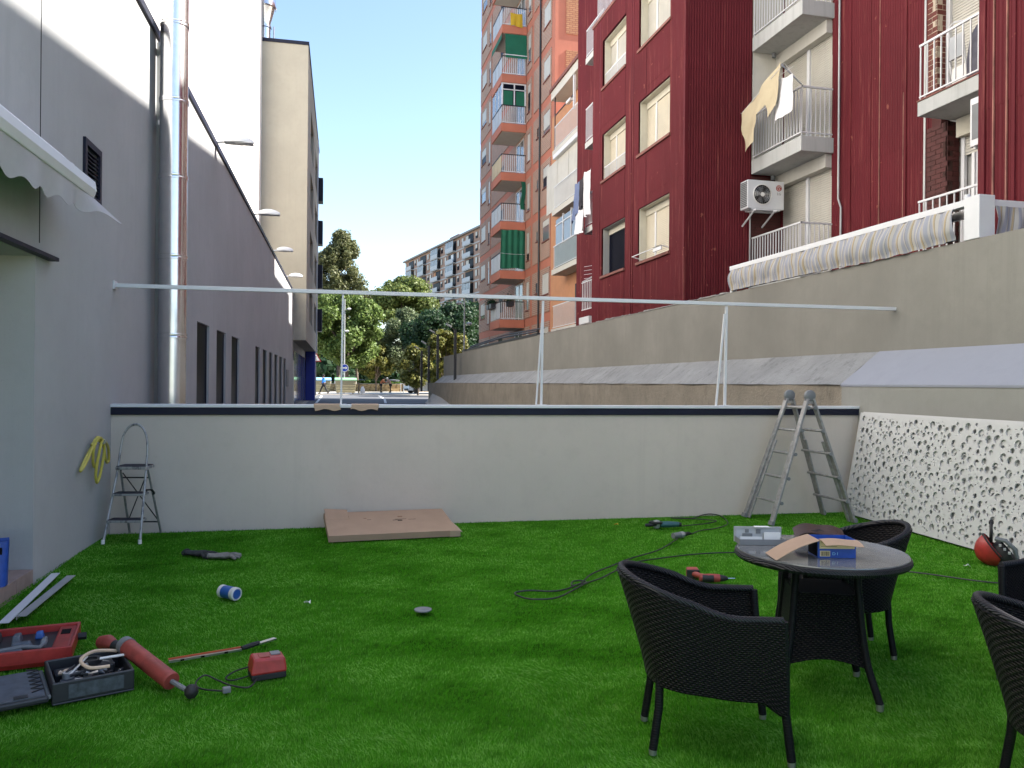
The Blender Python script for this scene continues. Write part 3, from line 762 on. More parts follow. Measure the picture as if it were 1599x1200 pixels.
# carcass behind the sheets (one body), set just behind the cladding
m = MB()
wa = [(17.97,19.97),(20.93,22.80)]; wz = [(4.88,6.32),(7.76,9.18),(10.58,12.02)]
hA = [(a, b, c, e) for a, b in wa for c, e in wz]
wall_pieces(m, 17.2, 23.68, 2, 12.72, hA, lambda a, b, c, e: m.box(8.23, 8.5, a, b, c, e))
m.box(8.5, 10.69, 17.36, 23.68, 2, 12.72)
hB = [(15.17, 17.12, 3.5, 6.36), (15.17, 17.12, 6.5, 9.3), (15.17, 17.12, 9.45, 12.2), (11.1, 12.02, 3.4, 6.12), (10.3, 11.92, 6.4, 8.95), (8.6, 10.3, 3.4, 14.6)]
hB = [(15.17, 17.12, 3.5, 14.5), (8.6, 11.95, 3.4, 14.5)]
wall_pieces(m, 2, 17.36, 2, 14.6, hB, lambda a, b, c, e: m.box(10.73, 10.9, a, b, c, e))
m.box(8.23, 10.73, 2, 8.5, 2, 12.72); m.box(9.23, 10.9, 23.7, 28.38, 2, 17.5)
m.hexa([(10.905,2,2),(19,2,2),(19,28.38,2),(10.905,28.38,2)], [(10.905,2,roof(2)),(19,2,roof(2)),(19,28.38,roof(28.38)),(10.905,28.38,roof(28.38))])
m.hexa([(10.70,2,14.6),(10.905,2,14.6),(10.905,17.36,14.6),(10.70,17.36,14.6)], [(10.70,2,roof(2)),(10.905,2,roof(2)),(10.905,17.36,roof(17.36)),(10.70,17.36,roof(17.36))])
m.hexa([(9.23,17.37,12.73),(10.905,17.37,12.73),(10.905,23.69,12.73),(9.23,23.69,12.73)], [(10.7,17.37,roof(17.37)),(10.905,17.37,roof(17.37)),(10.905,23.69,roof(23.69)),(10.7,23.69,roof(23.69))])
rb('carcass', 'red_cladding', m)
zc = [3.75, 6.55, 9.4, 12.2]
cladding((8.2, 23.72), (0, -1), (-1, 0), 6.55, 2.2, 12.75, [.9, 2.78, 3.76, 4.28, 5.75], [3.8, 6.62, 9.46], [(23.72-b, 23.72-a, c, e) for a, b, c, e in hA])
cladding((8.2, 17.16), (1, 0), (0, -1), 1.72, 2.2, 12.75, [.86], [9.1])
cladding((10.7, 15.17), (0, -1), (-1, 0), 3.2, 2.6, 14.6, [.62, 1.28, 2.3], [6.22, 8.85])
cladding((8.2, 8.54), (0, -1), (-1, 0), 6.5, 2.6, 12.75, [.35, .98, 2.2, 4], [5.2, 8.5])
cladding((9.2, 28.4), (0, -1), (-1, 0), 4.68, 2.6, 17.5, [1.6, 3.0], [9.1, 14.1])
cladding((8.2, 8.545), (1, 0), (0, 1), 2.5, 2.6, 12.75, [1.2], [])
rb('corner_flashing', 'red_cladding', MB().box(8.172, 8.25, 17.13, 17.20, 2.3, 12.76))
rb('corner_flashing', 'red_cladding', MB().box(8.172, 8.24, 8.46, 8.56, 2.6, 12.76))
for yy in (23.0, 20.45, 20.32): rb('cover_strip', 'red_cladding', MB().box(8.168, 8.19, yy, yy+.05, 2.4, 12.7))
for yy in (14.50, 12.88, 12.2): rb('cover_strip', 'red_cladding', MB().box(10.665, 10.69, yy, yy+.055, 2.6, 14.5))
rb('cover_strip', 'red_cladding', MB().box(8.168, 8.19, 8.0, 8.05, 2.6, 12.7))
for x_, yy, z0_, z1_ in ((10.668, 13.62, 2.7, 9.6), (10.668, 12.95, 2.7, 7.2), (8.168, 8.32, 2.8, 9), (8.168, 8.12, 2.8, 9), (8.168, 7.72, 2.8, 5.6)): rb('worn_joint', 'worn_joint', MB().box(x_, x_+.02, yy, yy+.016, z0_, z1_))
rb('parapet_trim', 'sill_stone', MB().box(8.15, 8.42, 17.1, 23.75, 12.755, 12.85))
rb('drain_pipe', 'galvanised', MB().tube([(10.64,14.78,2.6),(10.64,14.76,5.4),(10.63,14.84,5.6),(10.64,14.86,10),(10.64,14.9,14)], .022, 8))
rb('grey_pipe', 'galvanised', MB().tube([(9.86,17.10,2.8),(9.86,17.10,6.5)], .02, 8))
# windows of the bay facing the alley
def shutter(m, x, y0, y1, z0, z1, step=.048, n=(-1,0)):
    z = z0
    while z < z1-.005:
        t = min(z+step, z1); m.hexa([(x,y0,z),(x+.012,y0,z),(x+.012,y1,z),(x,y1,z)], [(x+.006,y0,t-.006),(x+.012,y0,t-.006),(x+.012,y1,t-.006),(x+.006,y1,t-.006)]); z = t
def alley_window(a, b, c, e, kind, rail):
    m = MB(); m.box(8.23, 8.52, a-.0, a+.02, c, e).box(8.23, 8.52, b-.02, b, c, e).box(8.23, 8.52, a+.02, b-.02, e-.02, e)
    wn = rb('window', 'reveal_cream' if kind != 'open' else 'reveal_grey', m)
    P = lambda nm, mt, mm: mm.build(nm, mt, wn)
    P('head_box', 'reveal_cream', MB().box(8.40, 8.5, a+.025, b-.025, e-.19, e-.022))
    if kind == 'open':
        P('pane', 'glass_dark', MB().box(8.44, 8.46, a+.06, b-.06, c+.06, e-.2)); P('curtain', 'white_fabric', MB().box(8.465, 8.47, a+.1, a+.5*(b-a), c+.06, e-.2))
        P('casement', 'navy_metal', MB().box(8.42, 8.47, a+.02, a+.08, c, e-.19).box(8.42, 8.47, b-.08, b-.02, c, e-.19).box(8.42, 8.46, a+.08, b-.08, c, c+.06))
    else:
        m = MB(); shutter(m, 8.42, a+.03, (a+b)/2+.3, c+.02, e-.19); shutter(m, 8.42, (a+b)/2+.36, b-.03, c+.02, e-.19)
        P('roller_shutter', 'shutter_yellow' if kind == 'yellow' else 'shutter_white', m)
        P('mullion', 'white_metal', MB().box(8.395, 8.45, (a+b)/2+.30, (a+b)/2+.36, c, e-.19))
    P('sill', 'sill_stone', MB().box(8.13, 8.50, a-.05, b+.05, c-.07, c-.001))
    if rail:
        m = MB().box(8.235, 8.262, a, b, c+.40, c+.43).box(8.235, 8.262, a, b, c+.05, c+.08); k = a+.08
        while k < b: m.box(8.24, 8.256, k, k+.014, c+.08, c+.40); k += .1
        P('rail', 'white_metal', m)
kinds = {(0,0): ('yellow', False), (0,1): ('yellow', False), (0,2): ('white', False), (1,0): ('open', False), (1,1): ('yellow', True), (1,2): ('white', True)}
for (i, j), (kd, rl) in kinds.items(): alley_window(*wa[i], *wz[j], kd, rl)
rb('drying_rack', 'white_metal', MB().bar((8.0,18.0,5.02),(8.0,19.9,5.02),.02,.02).bar((8.0,18.0,5.02),(8.3,18.0,4.95),.02,.02).bar((8.0,19.9,5.02),(8.3,19.9,4.95),.02,.02).box(7.99,8.01,18.0,18.5,4.92,5.03))
# balconies
BAR = MB().box(-.009, .009, -.009, .009, 0, 1).mesh('baluster', 'white_metal')
def balcony(x0, x1, y0, y1, zt, th=.30, near=True, far=False, h=1.08, sep=.112, slab='slab_paint', tile=False, bars=True, drop=0):
    s = rb('balcony', slab, MB().box(x0, x1, y0, y1, zt-th, zt), .01)
    P = lambda nm, mt, mm: mm.build(nm, mt, s)
    if tile: P('tile_edge', 'sill_stone', MB().box(x0-.02, x1, y0-.02, y1, zt+.001, zt+.022))
    def bar_at(x, y, z0, z1):
        o = link('baluster', BAR, s, (x, y, z0)); o.scale = (1, 1, z1-z0)
    x = x0+.035
    P('hand_rail', 'white_metal', MB().box(x-.018, x+.018, y0+.02, y1-.01, zt+h-.035, zt+h))
    P('bottom_rail', 'white_metal', MB().box(x-.012, x+.012, y0+.02, y1-.01, zt+.07, zt+.095))
    k = y1-.03
    while k > y0+.02: bar_at(x, k, zt+(.0 if abs(k-y1) < .05 else .07), zt+h-.02); k -= sep
    if near:
        P('hand_rail', 'white_metal', MB().box(x0+.02, x1, y0+.02, y0+.056, zt+h-.037, zt+h-.002)); P('bottom_rail', 'white_metal', MB().box(x0+.02, x1, y0+.025, y0+.05, zt+.068, zt+.093))
        k = x0+.035
        while k < x1-.05: bar_at(k, y0+.037, zt, zt+h-.02); k += sep
    return s
for zt in (4.06, 6.98, 9.9, 12.82): balcony(9.9, 10.695, 15.1, 17.13, zt, .33 if zt != 4.06 else .3)
for zt in (3.62, 6.50, 9.4): balcony(9.9, 10.695, 8.6, 11.68, zt, .25, near=False, tile=True, h=.98 if zt > 4 else 1.18, sep=.155)
for zt, hh in ((12.55, .95), (9.71, 1.15), (6.85, 1.1)): balcony(8.5, 9.195, 23.74, 25.44, zt, .2, near=False, h=hh)
# terrace railing on the bay roof
m = MB().box(8.30, 8.33, 20.6, 23.7, 13.85, 13.89); k = 20.6
while k < 23.7: m.box(8.305, 8.322, k, k+.018, 12.86, 13.85); k += .11
rb('terrace_railing', 'white_metal', m)
# little stair railing at the foot
m = MB().bar((8.35,25.1,5.0),(8.95,25.1,5.35),.04,.05)
for z in (4.05,): m.box(8.33,8.36,24.0,25.15,z,z+.03).box(8.33,8.36,24.0,25.15,4.95,4.98)
for k in range(7): m.box(8.335,8.355,24.05+k*.17,24.07+k*.17,4.05,4.95)
for k in range(4): m.tube([(8.4,25.1,5.12+.13*k),(8.4,24.0,5.02+.13*k)], .006, 5)
m.box(8.3,8.5,24.3,25.3,3.6,3.82); rb('stair_railing', 'white_metal', m)
# recess 1: white end wall / brick end wall and shuttered doors, floor by floor
rb('end_wall', 'white_render', MB().box(9.93, 10.74, 17.15, 17.36, 6.985, 12.5).box(9.93, 10.74, 17.15, 17.36, 12.83, 14.5))
for zt in (4.06, 6.98, 9.9):
    d = rb('shutter_box', 'white_render', MB().box(10.55, 10.9, 15.18, 17.149, zt+2.30, zt+2.585))
    for a, b in ((15.2, 16.02), (16.14, 17.1)):
        m = MB(); shutter(m, 10.74, a, b, zt+.01, zt+2.30, .05); rb('roller_shutter', 'shutter_white', m)
    rb('door_post', 'white_metal', MB().box(10.705, 10.78, 16.03, 16.13, zt, zt+2.298))
    rb('door_backing', 'reveal_grey', MB().box(10.76, 10.9, 15.175, 17.11, zt+.002, zt+2.298))
    rb('soffit_lamp', 'grey_plastic', MB().lathe([(.05,0),(.05,.1)], 10, (10.4, 17.0, zt+2.46)))
# bricks laid one by one
BR = {}
def brickwork(origin, d, n, L, z0, z1, mat, mort, bl=.235, bh=.062, jt=.013, par=None):
    ky = (mat, bl, bh, d)
    if ky not in BR:
        q = MB(); a = Vector((0,0,0)); dv = Vector((d[0], d[1], 0)); nv = Vector((n[0], n[1], 0))
        A = [dv*.0, dv*bl, dv*bl-nv*.05, -nv*.05]; q.hexa(A, [p+Vector((0,0,bh)) for p in A]); BR[ky] = q.mesh('brick', mat)
    bk = rb('brick_wall', mort, MB().prism([(origin[0]-n[0]*.006, origin[1]-n[1]*.006, z0), (origin[0]-n[0]*.006+d[0]*L, origin[1]-n[1]*.006+d[1]*L, z0), (origin[0]-n[0]*.006+d[0]*L, origin[1]-n[1]*.006+d[1]*L, z1), (origin[0]-n[0]*.006, origin[1]-n[1]*.006, z1)], (0,0,0), (-n[0]*.1, -n[1]*.1, 0)))
    z = z0; row = 0; rr = random.Random(9)
    while z+bh <= z1:
        u = -.5*(bl+jt)*(row % 2)
        while u < L-.03:
            s0 = max(u, 0); e0 = min(u+bl, L)
            if e0-s0 > .03:
                j = rr.uniform(-.002, .003)
                o = link('brick', BR[ky], bk, (origin[0]+d[0]*s0+n[0]*j, origin[1]+d[1]*s0+n[1]*j, z)); sc = (e0-s0)/bl
                o.scale = (sc if abs(d[0]) > .5 else 1, sc if abs(d[1]) > .5 else 1, 1)
            u += bl+jt
        z += bh+jt; row += 1
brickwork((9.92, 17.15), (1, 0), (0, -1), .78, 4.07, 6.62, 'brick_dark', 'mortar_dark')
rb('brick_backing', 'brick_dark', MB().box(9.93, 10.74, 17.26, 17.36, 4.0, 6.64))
# recess 2: brick pier, shutters, and the door below
brickwork((10.52, 12.18), (0, -1), (-1, 0), .24, 6.52, 9.1, 'brick_red', 'mortar', .225, .08, .014)
brickwork((10.52, 11.94), (1, 0), (0, -1), .22, 6.52, 9.1, 'brick_red', 'mortar', .225, .08, .014)
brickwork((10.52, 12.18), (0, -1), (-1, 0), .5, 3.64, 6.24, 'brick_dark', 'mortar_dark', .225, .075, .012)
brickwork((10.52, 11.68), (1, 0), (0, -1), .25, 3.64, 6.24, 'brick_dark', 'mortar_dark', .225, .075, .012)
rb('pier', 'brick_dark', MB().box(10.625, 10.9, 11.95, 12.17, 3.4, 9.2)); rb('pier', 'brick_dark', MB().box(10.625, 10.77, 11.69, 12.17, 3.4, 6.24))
m = MB(); shutter(m, 10.75, 8.6, 11.85, 6.52, 8.9, .05); rb('roller_shutter', 'shutter_white', m); rb('door_frame', 'white_metal', MB().box(10.70, 10.78, 11.85, 11.94, 6.5, 9.0))
rb('recess_back', 'reveal_grey', MB().box(10.79, 10.9, 8.56, 11.94, 3.4, 14.5))
rb('shutter_box', 'reveal_cream', MB().box(10.6, 10.78, 8.6, 11.58, 5.92, 6.24))
dd = rb('balcony_door', 'white_metal', MB().box(10.70,10.76,11.50,11.57,3.64,5.92).box(10.70,10.76,11.28,11.34,3.64,5.6).box(10.70,10.76,10.6,10.66,3.64,5.6))
MB().box(10.735,10.745,10.66,11.28,3.64,5.6).build('pane', 'glass_dark', dd)
m = MB(); shutter(m, 10.72, 8.7, 11.5, 5.6, 5.92); m.build('shutter', 'shutter_white', dd)
MB().grid(lambda u, v: (10.725+.015*math.sin(u*30), lerp(11.27, 11.08, u), lerp(5.6, 3.7, v)), 20, 3).build('curtain', 'white_fabric', dd)
rb('downspout', 'galvanised', MB().box(10.50, 10.515, 12.185, 12.23, 2.6, 14))
# small outdoor unit fixed on the corner beside the second recess
AC2 = thing('wall_unit', 'white outdoor unit seen edge-on below the right balcony', 'air conditioner', (9.52, 9.93, 5.2))
MB().box(-.13,.13,-.42,.06,0,.72).build('casing', 'white_metal', AC2, .01); MB().box(-.135,-.131,-.34,.02,.1,.62).build('grille', 'grey_plastic', AC2)
MB().bar((-.1,.0,-.02),(1.1,.0,-.02),.03,.03).bar((-.1,-.3,-.02),(1.1,-.3,-.02),.03,.03).build('bracket', 'white_metal', AC2)

# air conditioner on the brick end wall
AC = thing('air_conditioner', 'white air conditioner outdoor unit with round fan and red logo on the red wall', 'air conditioner', (9.98, 16.6, 5.72))
MB().box(-.47,.47,0,.34,0,.66).build('casing', 'white_metal', AC, .012)
MB().lathe([(.235,.0),(.245,-.012),(.225,-.018),(.215,.005)], 32, (-.10,-.002,.33), 'Y').build('fan_ring', 'white_plastic', AC)
MB().lathe([(.0,-.001),(.222,-.001)], 32, (-.10,-.002,.33), 'Y').build('fan_opening', 'dark_plastic', AC)
m = MB()
for k in range(5):
    a = 2*PI*k/5
    m.add([(-.10+.05*math.cos(a),-.006,.33+.05*math.sin(a)),(-.10+.2*math.cos(a+.15),-.009,.33+.2*math.sin(a+.15)),(-.10+.2*math.cos(a+.95),-.004,.33+.2*math.sin(a+.95)),(-.10+.05*math.cos(a+.9),-.004,.33+.05*math.sin(a+.9))], [(0,1,2,3)])
m.build('fan_blades', 'grey_plastic', AC)
m = MB()
for k in range(24):
    a = 2*PI*k/24; m.bar((-.10+.045*math.cos(a),-.018,.33+.045*math.sin(a)),(-.10+.228*math.cos(a),-.014,.33+.228*math.sin(a)),.005,.005,(0,1,0))
for rr in (.09,.135,.18,.22): m.tube([(-.10+rr*math.cos(2*PI*k/32),-.018,.33+rr*math.sin(2*PI*k/32)) for k in range(32)], .003, 4, closed=True)
m.build('fan_guard', 'steel_dull', AC)
MB().lathe([(.0,-.03),(.048,-.03),(.052,-.012)], 20, (-.10,0,.33), 'Y').build('hub', 'white_plastic', AC)
m = MB()
for k in range(14): m.box(-.482,-.470,.03,.3,.05+k*.042,.075+k*.042)
m.build('side_louvres', 'grey_plastic', AC)
MB().bar((-.3,.25,-.03),(-.3,-.1,-.05),.035,.03).bar((.22,.25,-.03),(.22,-.1,-.05),.035,.03).bar((-.3,.54,-.32),(-.3,.0,-.05),.03,.03).bar((.22,.54,-.32),(.22,.0,-.05),.03,.03).bar((-.36,.02,-.015),(.36,.02,-.015),.03,.03).bar((-.36,.3,-.015),(.36,.3,-.015),.03,.03).build('bracket', 'white_metal', AC)
lg = MB().lathe([(.0,-.006),(.072,-.006),(.072,.004)], 28, (.33,-.002,.50), 'Y').build('emblem', 'red_plastic', AC)
fc = lambda x, y, z: Matrix.Translation((x, y, z)) @ Matrix.Rotation(R(90), 4, 'X')
m = MB(); m.tube([(.33+.05*math.cos(a),-.0095,.50+.05*math.sin(a)) for a in [R(20)+k*R(300)/24 for k in range(25)]], .005, 5); m.box(.327,.336,-.013,-.009,.478,.525); m.box(.327,.352,-.013,-.009,.474,.482); m.lathe([(.0,-.012),(.008,-.012)], 10, (.31,0,.518), 'Y')
m.build('emblem_mark', 'white_plastic', AC)
text('LG', .085, 'grey_plastic', 'lettering', AC, fc(.335, -.004, .365), .002)

# laundry and things on the balconies
def drape(name, mat, pts, nu, nv, lab, cat, grp=None, wav=.02, sd=0, thick=.004):
    """pts: four corners TL, TR, BR, BL"""
    a, b, c, d = [Vector(p) for p in pts]
    nrm = (b-a).cross(d-a).normalized()
    def f(u, v):
        p = a.lerp(b, u).lerp(d.lerp(c, u), v)
        p = p+nrm*(wav*math.sin(u*13+sd+2*v)*(.3+v)+wav*.6*mnoise.noise((u*5+sd, v*4, 0)))
        p.z += -.04*math.sin(PI*u)*(1-v)+.03*v*math.sin(u*6+sd); return p
    return tag(MB().grid(f, nu, nv, thick).build(name, mat), lab, cat, grp)
def garment(name, mat, c0, wd, hgt, lab, axis=(0, -1), legs=True, sd=0, shear=0):
    """a hanging garment: body with two legs (trousers) or sleeves"""
    t = MB(); ax = Vector((axis[0], axis[1], 0)); nn = Vector((axis[1], -axis[0], 0)); C = Vector(c0)
    def pan(u0, u1, v0, v1, taper):
        def f(u, v):
            vv = lerp(v0, v1, v); uu = lerp(u0, u1, u); mid = (u0+u1)/2
            uu = mid+(uu-mid)*(1-taper*v)
            return C+ax*(uu*wd)+Vector((0,0,-hgt*vv+shear*uu))+nn*(.03*math.sin(uu*11+vv*4+sd)+.03*mnoise.noise((uu*4+sd, vv*4, 1)))
        t.grid(f, 14, 12, .006)
    if legs: pan(0, 1, 0, .5, 0); pan(0, .42, .49, 1.0, .45); pan(.62, 1, .49, .86, .35)
    else: pan(0, 1, 0, 1, .1)
    return tag(t.build(name, mat), lab, 'laundry')
garment('yellow_garment', 'cream_fabric', (9.55, 16.92, 8.0), 1.55, 1.0, 'cream yellow pyjama trousers hanging from the middle balcony', shear=.62, sd=1)
drape('white_sheet', 'white_fabric', [(9.60,15.46,8.30),(9.60,14.97,8.22),(9.62,15.02,7.48),(9.62,15.72,7.38)], 12, 12, 'white sheet hanging beside the cream trousers', 'laundry')
CLn = thing('clothes_line', 'metal clothes line arms on the middle balcony', 'clothes line', (9.55, 15.1, 8.06))
MB().bar((.35,.0,.0),(-.05,.15,.45),.02,.02).bar((.35,1.9,.0),(-.05,1.83,-.05),.02,.02).build('arm', 'steel_dull', CLn)
MB().tube([(0,.12,.46),(0,1.84,-.02)], .006, 5).tube([(.05,-.15,.3),(.05,.6,.3)], .005, 5).tube([(.02,.12,.46),(.3,.02,.05)], .005, 5).build('line', 'white_metal', CLn)
g2 = 'laundry on the far red balcony'
def lau(name, mat, pts, lab, sd): o = drape(name, mat, pts, 10, 14, lab, 'laundry', None, .05, sd); return o
lau('blue_trousers', 'blue_fabric', [(8.3,25.9,8.45),(8.3,25.3,8.42),(8.3,25.35,7.5),(8.3,26.1,7.1)], 'blue trousers at the left end of the far washing line', 1)
lau('white_shirt', 'white_fabric', [(8.32,25.7,7.75),(8.32,25.0,7.9),(8.32,24.95,6.65),(8.32,25.8,6.7)], 'white shirt hanging lowest on the far washing line', 2)
lau('black_shirt', 'black_fabric', [(8.28,25.3,8.42),(8.28,24.75,8.5),(8.28,24.8,7.6),(8.28,25.2,7.4)], 'black shirt between the blue trousers and the white towels', 3)
lau('white_towel', 'white_fabric', [(8.26,24.72,8.55),(8.26,24.05,8.5),(8.26,24.1,7.05),(8.26,24.7,7.1)], 'long white towel at the right end of the far washing line', 4)
# covered thing and folded chair on the right balcony
def blob(u, v):
    a = 2*PI*u; rr = (.9+.12*mnoise.noise((math.cos(a)*1.5, math.sin(a)*1.5, v*3)))
    top = math.sin(min(1, v*1.15)*PI/2)
    w_ = (1-v**3)*rr if v < .999 else 0
    return (10.28+.24*w_*math.cos(a), 10.62+.33*w_*math.sin(a), 6.58+.86*top+.02*math.sin(a*5)*v)
tag(MB().grid(blob, 32, 16).build('covered_barbecue', 'tarp'), 'bulky thing under a dark grey cover on the right balcony', 'cover')
FC = thing('folded_chair', 'folded white chair leaning on the brick pier of the right balcony', 'chair', (10.2, 11.4, 6.5))
m = MB()
for q in (0, .34): m.tube(spline([(.22,-q*.9-.02,.0),(.12,-q*.95,.5),(.05,-q,1.0),(.05,-q*.9-.02,1.18)], 5), .014, 6)
m.tube([(.05,-.02,1.18),(.03,-.16,1.22),(.05,-.33,1.18)], .014, 6); m.build('frame', 'white_metal', FC)
MB().box(.05,.08,-.32,-.02,.62,1.0).build('backrest', 'pale_panel', FC); MB().box(.13,.16,-.32,-.02,.0,.5).build('seat', 'white_plastic', FC)

# ------------------------------------------------------------------ white gallery house between the red flats and the tower
GB = thing('gallery_building', 'small orange walled house with stacked white glazed galleries', 'building', (11.2, 33, 0))
def gb(name, mat, m, par=None):
    o = m.build(name, mat, par or GB)
    if par is None: o.location = (-11.2, -33, 0)
    return o
gb('wall', 'orange_wall', MB().box(11.2, 18, 28.42, 38.78, 0, 15.1)); gb('roof', 'sill_stone', MB().box(10.4, 18, 28.42, 36.6, 15.52, 15.66))
gb('roof_canopy', 'white_render', MB().box(10.48, 11.198, 28.42, 36.5, 15.12, 15.515))
for k, zt in enumerate((4.2, 7.0, 9.8, 12.62)):
    gb('gallery_slab', 'white_render', MB().box(10.48, 11.198, 28.42, 36.2, zt-.24, zt))
    m = MB().box(10.5, 10.53, 28.5, 36.0, zt+1.05, zt+1.09).box(10.5, 10.53, 28.5, 36, zt+.05, zt+.08); y = 28.6
    while y < 36: m.box(10.507, 10.522, y, y+.018, zt+.08, zt+1.05); y += .13
    gb('railing', 'white_metal', m)
    if k == 0: gb('post', 'white_metal', MB().box(10.55, 10.75, 32.2, 32.5, zt, zt+2.55)); gb('door', 'glass_dark', MB().box(11.15, 11.198, 33.6, 34.6, zt, zt+2)); gb('door', 'white_metal', MB().box(11.12, 11.198, 31.2, 32.0, zt, zt+2))
    if k == 1:
        gb('green_panel', 'teal_panel', MB().box(10.56, 10.6, 28.5, 35.95, zt+.05, zt+1.05))
        y = 28.6
        while y < 35.9: 
            wq = gb('window', 'glass_sky', MB().box(10.58, 10.6, y, y+1.15, zt+1.12, zt+2.3)); MB().box(10.55,10.63,y-.05,y,zt+1.08,zt+2.4).box(10.55,10.63,y,y+1.15,zt+1.06,zt+1.12).box(10.55,10.63,y,y+1.15,zt+2.02,zt+2.07).build('frame', 'white_metal', wq); y += 1.22
    if k == 2:
        y = 28.6
        while y < 35.9: gb('shutter_panel', 'shutter_white', MB().box(10.6, 10.64, y, y+1.75, zt+.05, zt+2.35)); y += 1.8
        gb('blind_box', 'white_metal', MB().box(10.42, 10.62, 28.6, 35.9, zt+2.36, zt+2.55))
    if k == 3:
        gb('post', 'post_dark', MB().box(10.5, 10.54, 35.9, 35.96, zt, zt+2.48)); gb('post', 'white_metal', MB().box(10.5, 10.6, 33.0, 33.12, zt+1, zt+2.48))
        gb('cross_bar', 'post_dark', MB().box(10.5, 10.54, 33.1, 35.9, zt+1.6, zt+1.64)); gb('lamp', 'white_plastic', MB().box(10.45, 10.6, 33.4, 34.0, zt+1.5, zt+1.62))

# ------------------------------------------------------------------ orange and brick tower
TW = thing('brick_tower', 'tall orange and brick apartment tower with corner balconies', 'building', (11.3, 45, 0))
def tw(name, mat, m, par=None):
    o = m.build(name, mat, par or TW)
    if par is None: o.location = (-11.3, -45, 0)
    return o
FZ = [4.89+2.822*k-.0 for k in range(-1, 10)]          # undersides of the floor bands
tw('wall', 'orange_paint', MB().box(11.33, 24, 38.8, 58.4, -1, 34))
pan = [(39.35,41.25,'w',39.55,40.75),(41.4,42.85,'s',41.75,42.1),(43.35,44.5,'n',43.6,44.15),(54.5,55.4,'n',54.75,55.2),(55.4,58.35,'w',56.2,57.7)]
for k, z in enumerate(FZ[:-1]):
    zb, zt = z+.48, z+2.82
    for (a, b, kd, wa_, wb_) in pan:
        h = {'w': (zb+.95, zb+2.05), 'n': (zb+.45, zb+2.05), 's': (zb+1.2, zb+1.75)}[kd]
        if kd == 's' and k not in (1, 2, 3, 4): h = None
        m = MB(); wall_pieces(m, a, b, zb, zt, [(wa_, wb_, *h)] if h else [], lambda p, q, r_, s_: m.box(11.295, 11.329, p, q, r_, s_)); tw('brick_panel', 'tower_brick', m)
        if h:
            wn = tw('window', 'glass_dark' if (k+int(a)) % 3 == 0 else 'glass_sky', MB().box(11.318, 11.329, wa_, wb_, h[0], h[1]))
            dz = (h[1]-h[0])*[.5, 1., .75, .3, .9][(k*2+int(a)) % 5]
            if kd != 's': MB().box(11.30, 11.316, wa_+.03, wb_-.03, h[1]-dz, h[1]-.02).build('shutter', 'shutter_white', wn)
            MB().box(11.24, 11.294, wa_-.05, wb_+.05, h[0]-.06, h[0]).build('sill', 'sill_stone', wn)
    m = MB(); wall_pieces(m, 44.6, 54.2, zb, zt, [(45.0, 46.9, zb, zb+2.15), (50.3, 51.6, zb+.9, zb+2.0)], lambda p, q, r_, s_: m.box(11.295, 11.329, p, q, r_, s_)); tw('brick_panel', 'tower_brick', m)
    dq = tw('balcony_door', 'glass_sky', MB().box(11.318, 11.329, 45.0, 46.9, zb, zb+2.15)); MB().box(11.29,11.316,45.0,45.06,zb,zb+2.15).box(11.29,11.316,45.92,45.98,zb,zb+2.15).box(11.29,11.316,46.84,46.9,zb,zb+2.15).box(11.29,11.316,45.06,46.84,zb+2.09,zb+2.15).build('frame', 'white_metal', dq)
    tw('window', 'glass_dark', MB().box(11.318, 11.329, 50.3, 51.6, zb+.9, zb+2.0))
    tw('end_brick_panel', 'end_brick', MB().box(11.9, 13.4, 38.765, 38.799, zb, zt-.35)); tw('end_brick_panel', 'end_brick', MB().box(13.9, 17, 38.765, 38.799, zb, zt-.35))
tw('drain_pipe', 'post_dark', MB().tube([(11.24,41.32,1),(11.24,41.32,33)], .05, 6))
def tbal(k, z):
    s = tw('balcony', 'orange_paint', MB().box(9.82, 11.294, 44.5, 47.2, z, z+.46))
    P = lambda nm, mt, mm: mm.build(nm, mt, s)
    zt = z+.46; P('soffit', 'soffit_paint', MB().box(9.9, 11.28, 44.58, 47.12, z-.012, z-.001))
    for y in (44.62, 45.5, 46.35): P('side_panel', 'pale_panel' if k != 3 else 'cream_fabric', MB().box(9.85, 9.875, y, y+.78, zt+.08, zt+.98))
    P('hand_rail', 'post_dark', MB().box(9.84, 9.89, 44.52, 47.18, zt+1.02, zt+1.07).box(9.89, 11.28, 44.52, 44.57, zt+1.02, zt+1.07))
    m = MB(); x = 9.93
    while x < 11.26: m.box(x, x+.028, 44.535, 44.555, zt+.05, zt+1.02); x += .115
    m.box(9.89, 11.28, 44.53, 44.56, zt+.05, zt+.09); P('railing', 'white_metal', m)
    return s, zt
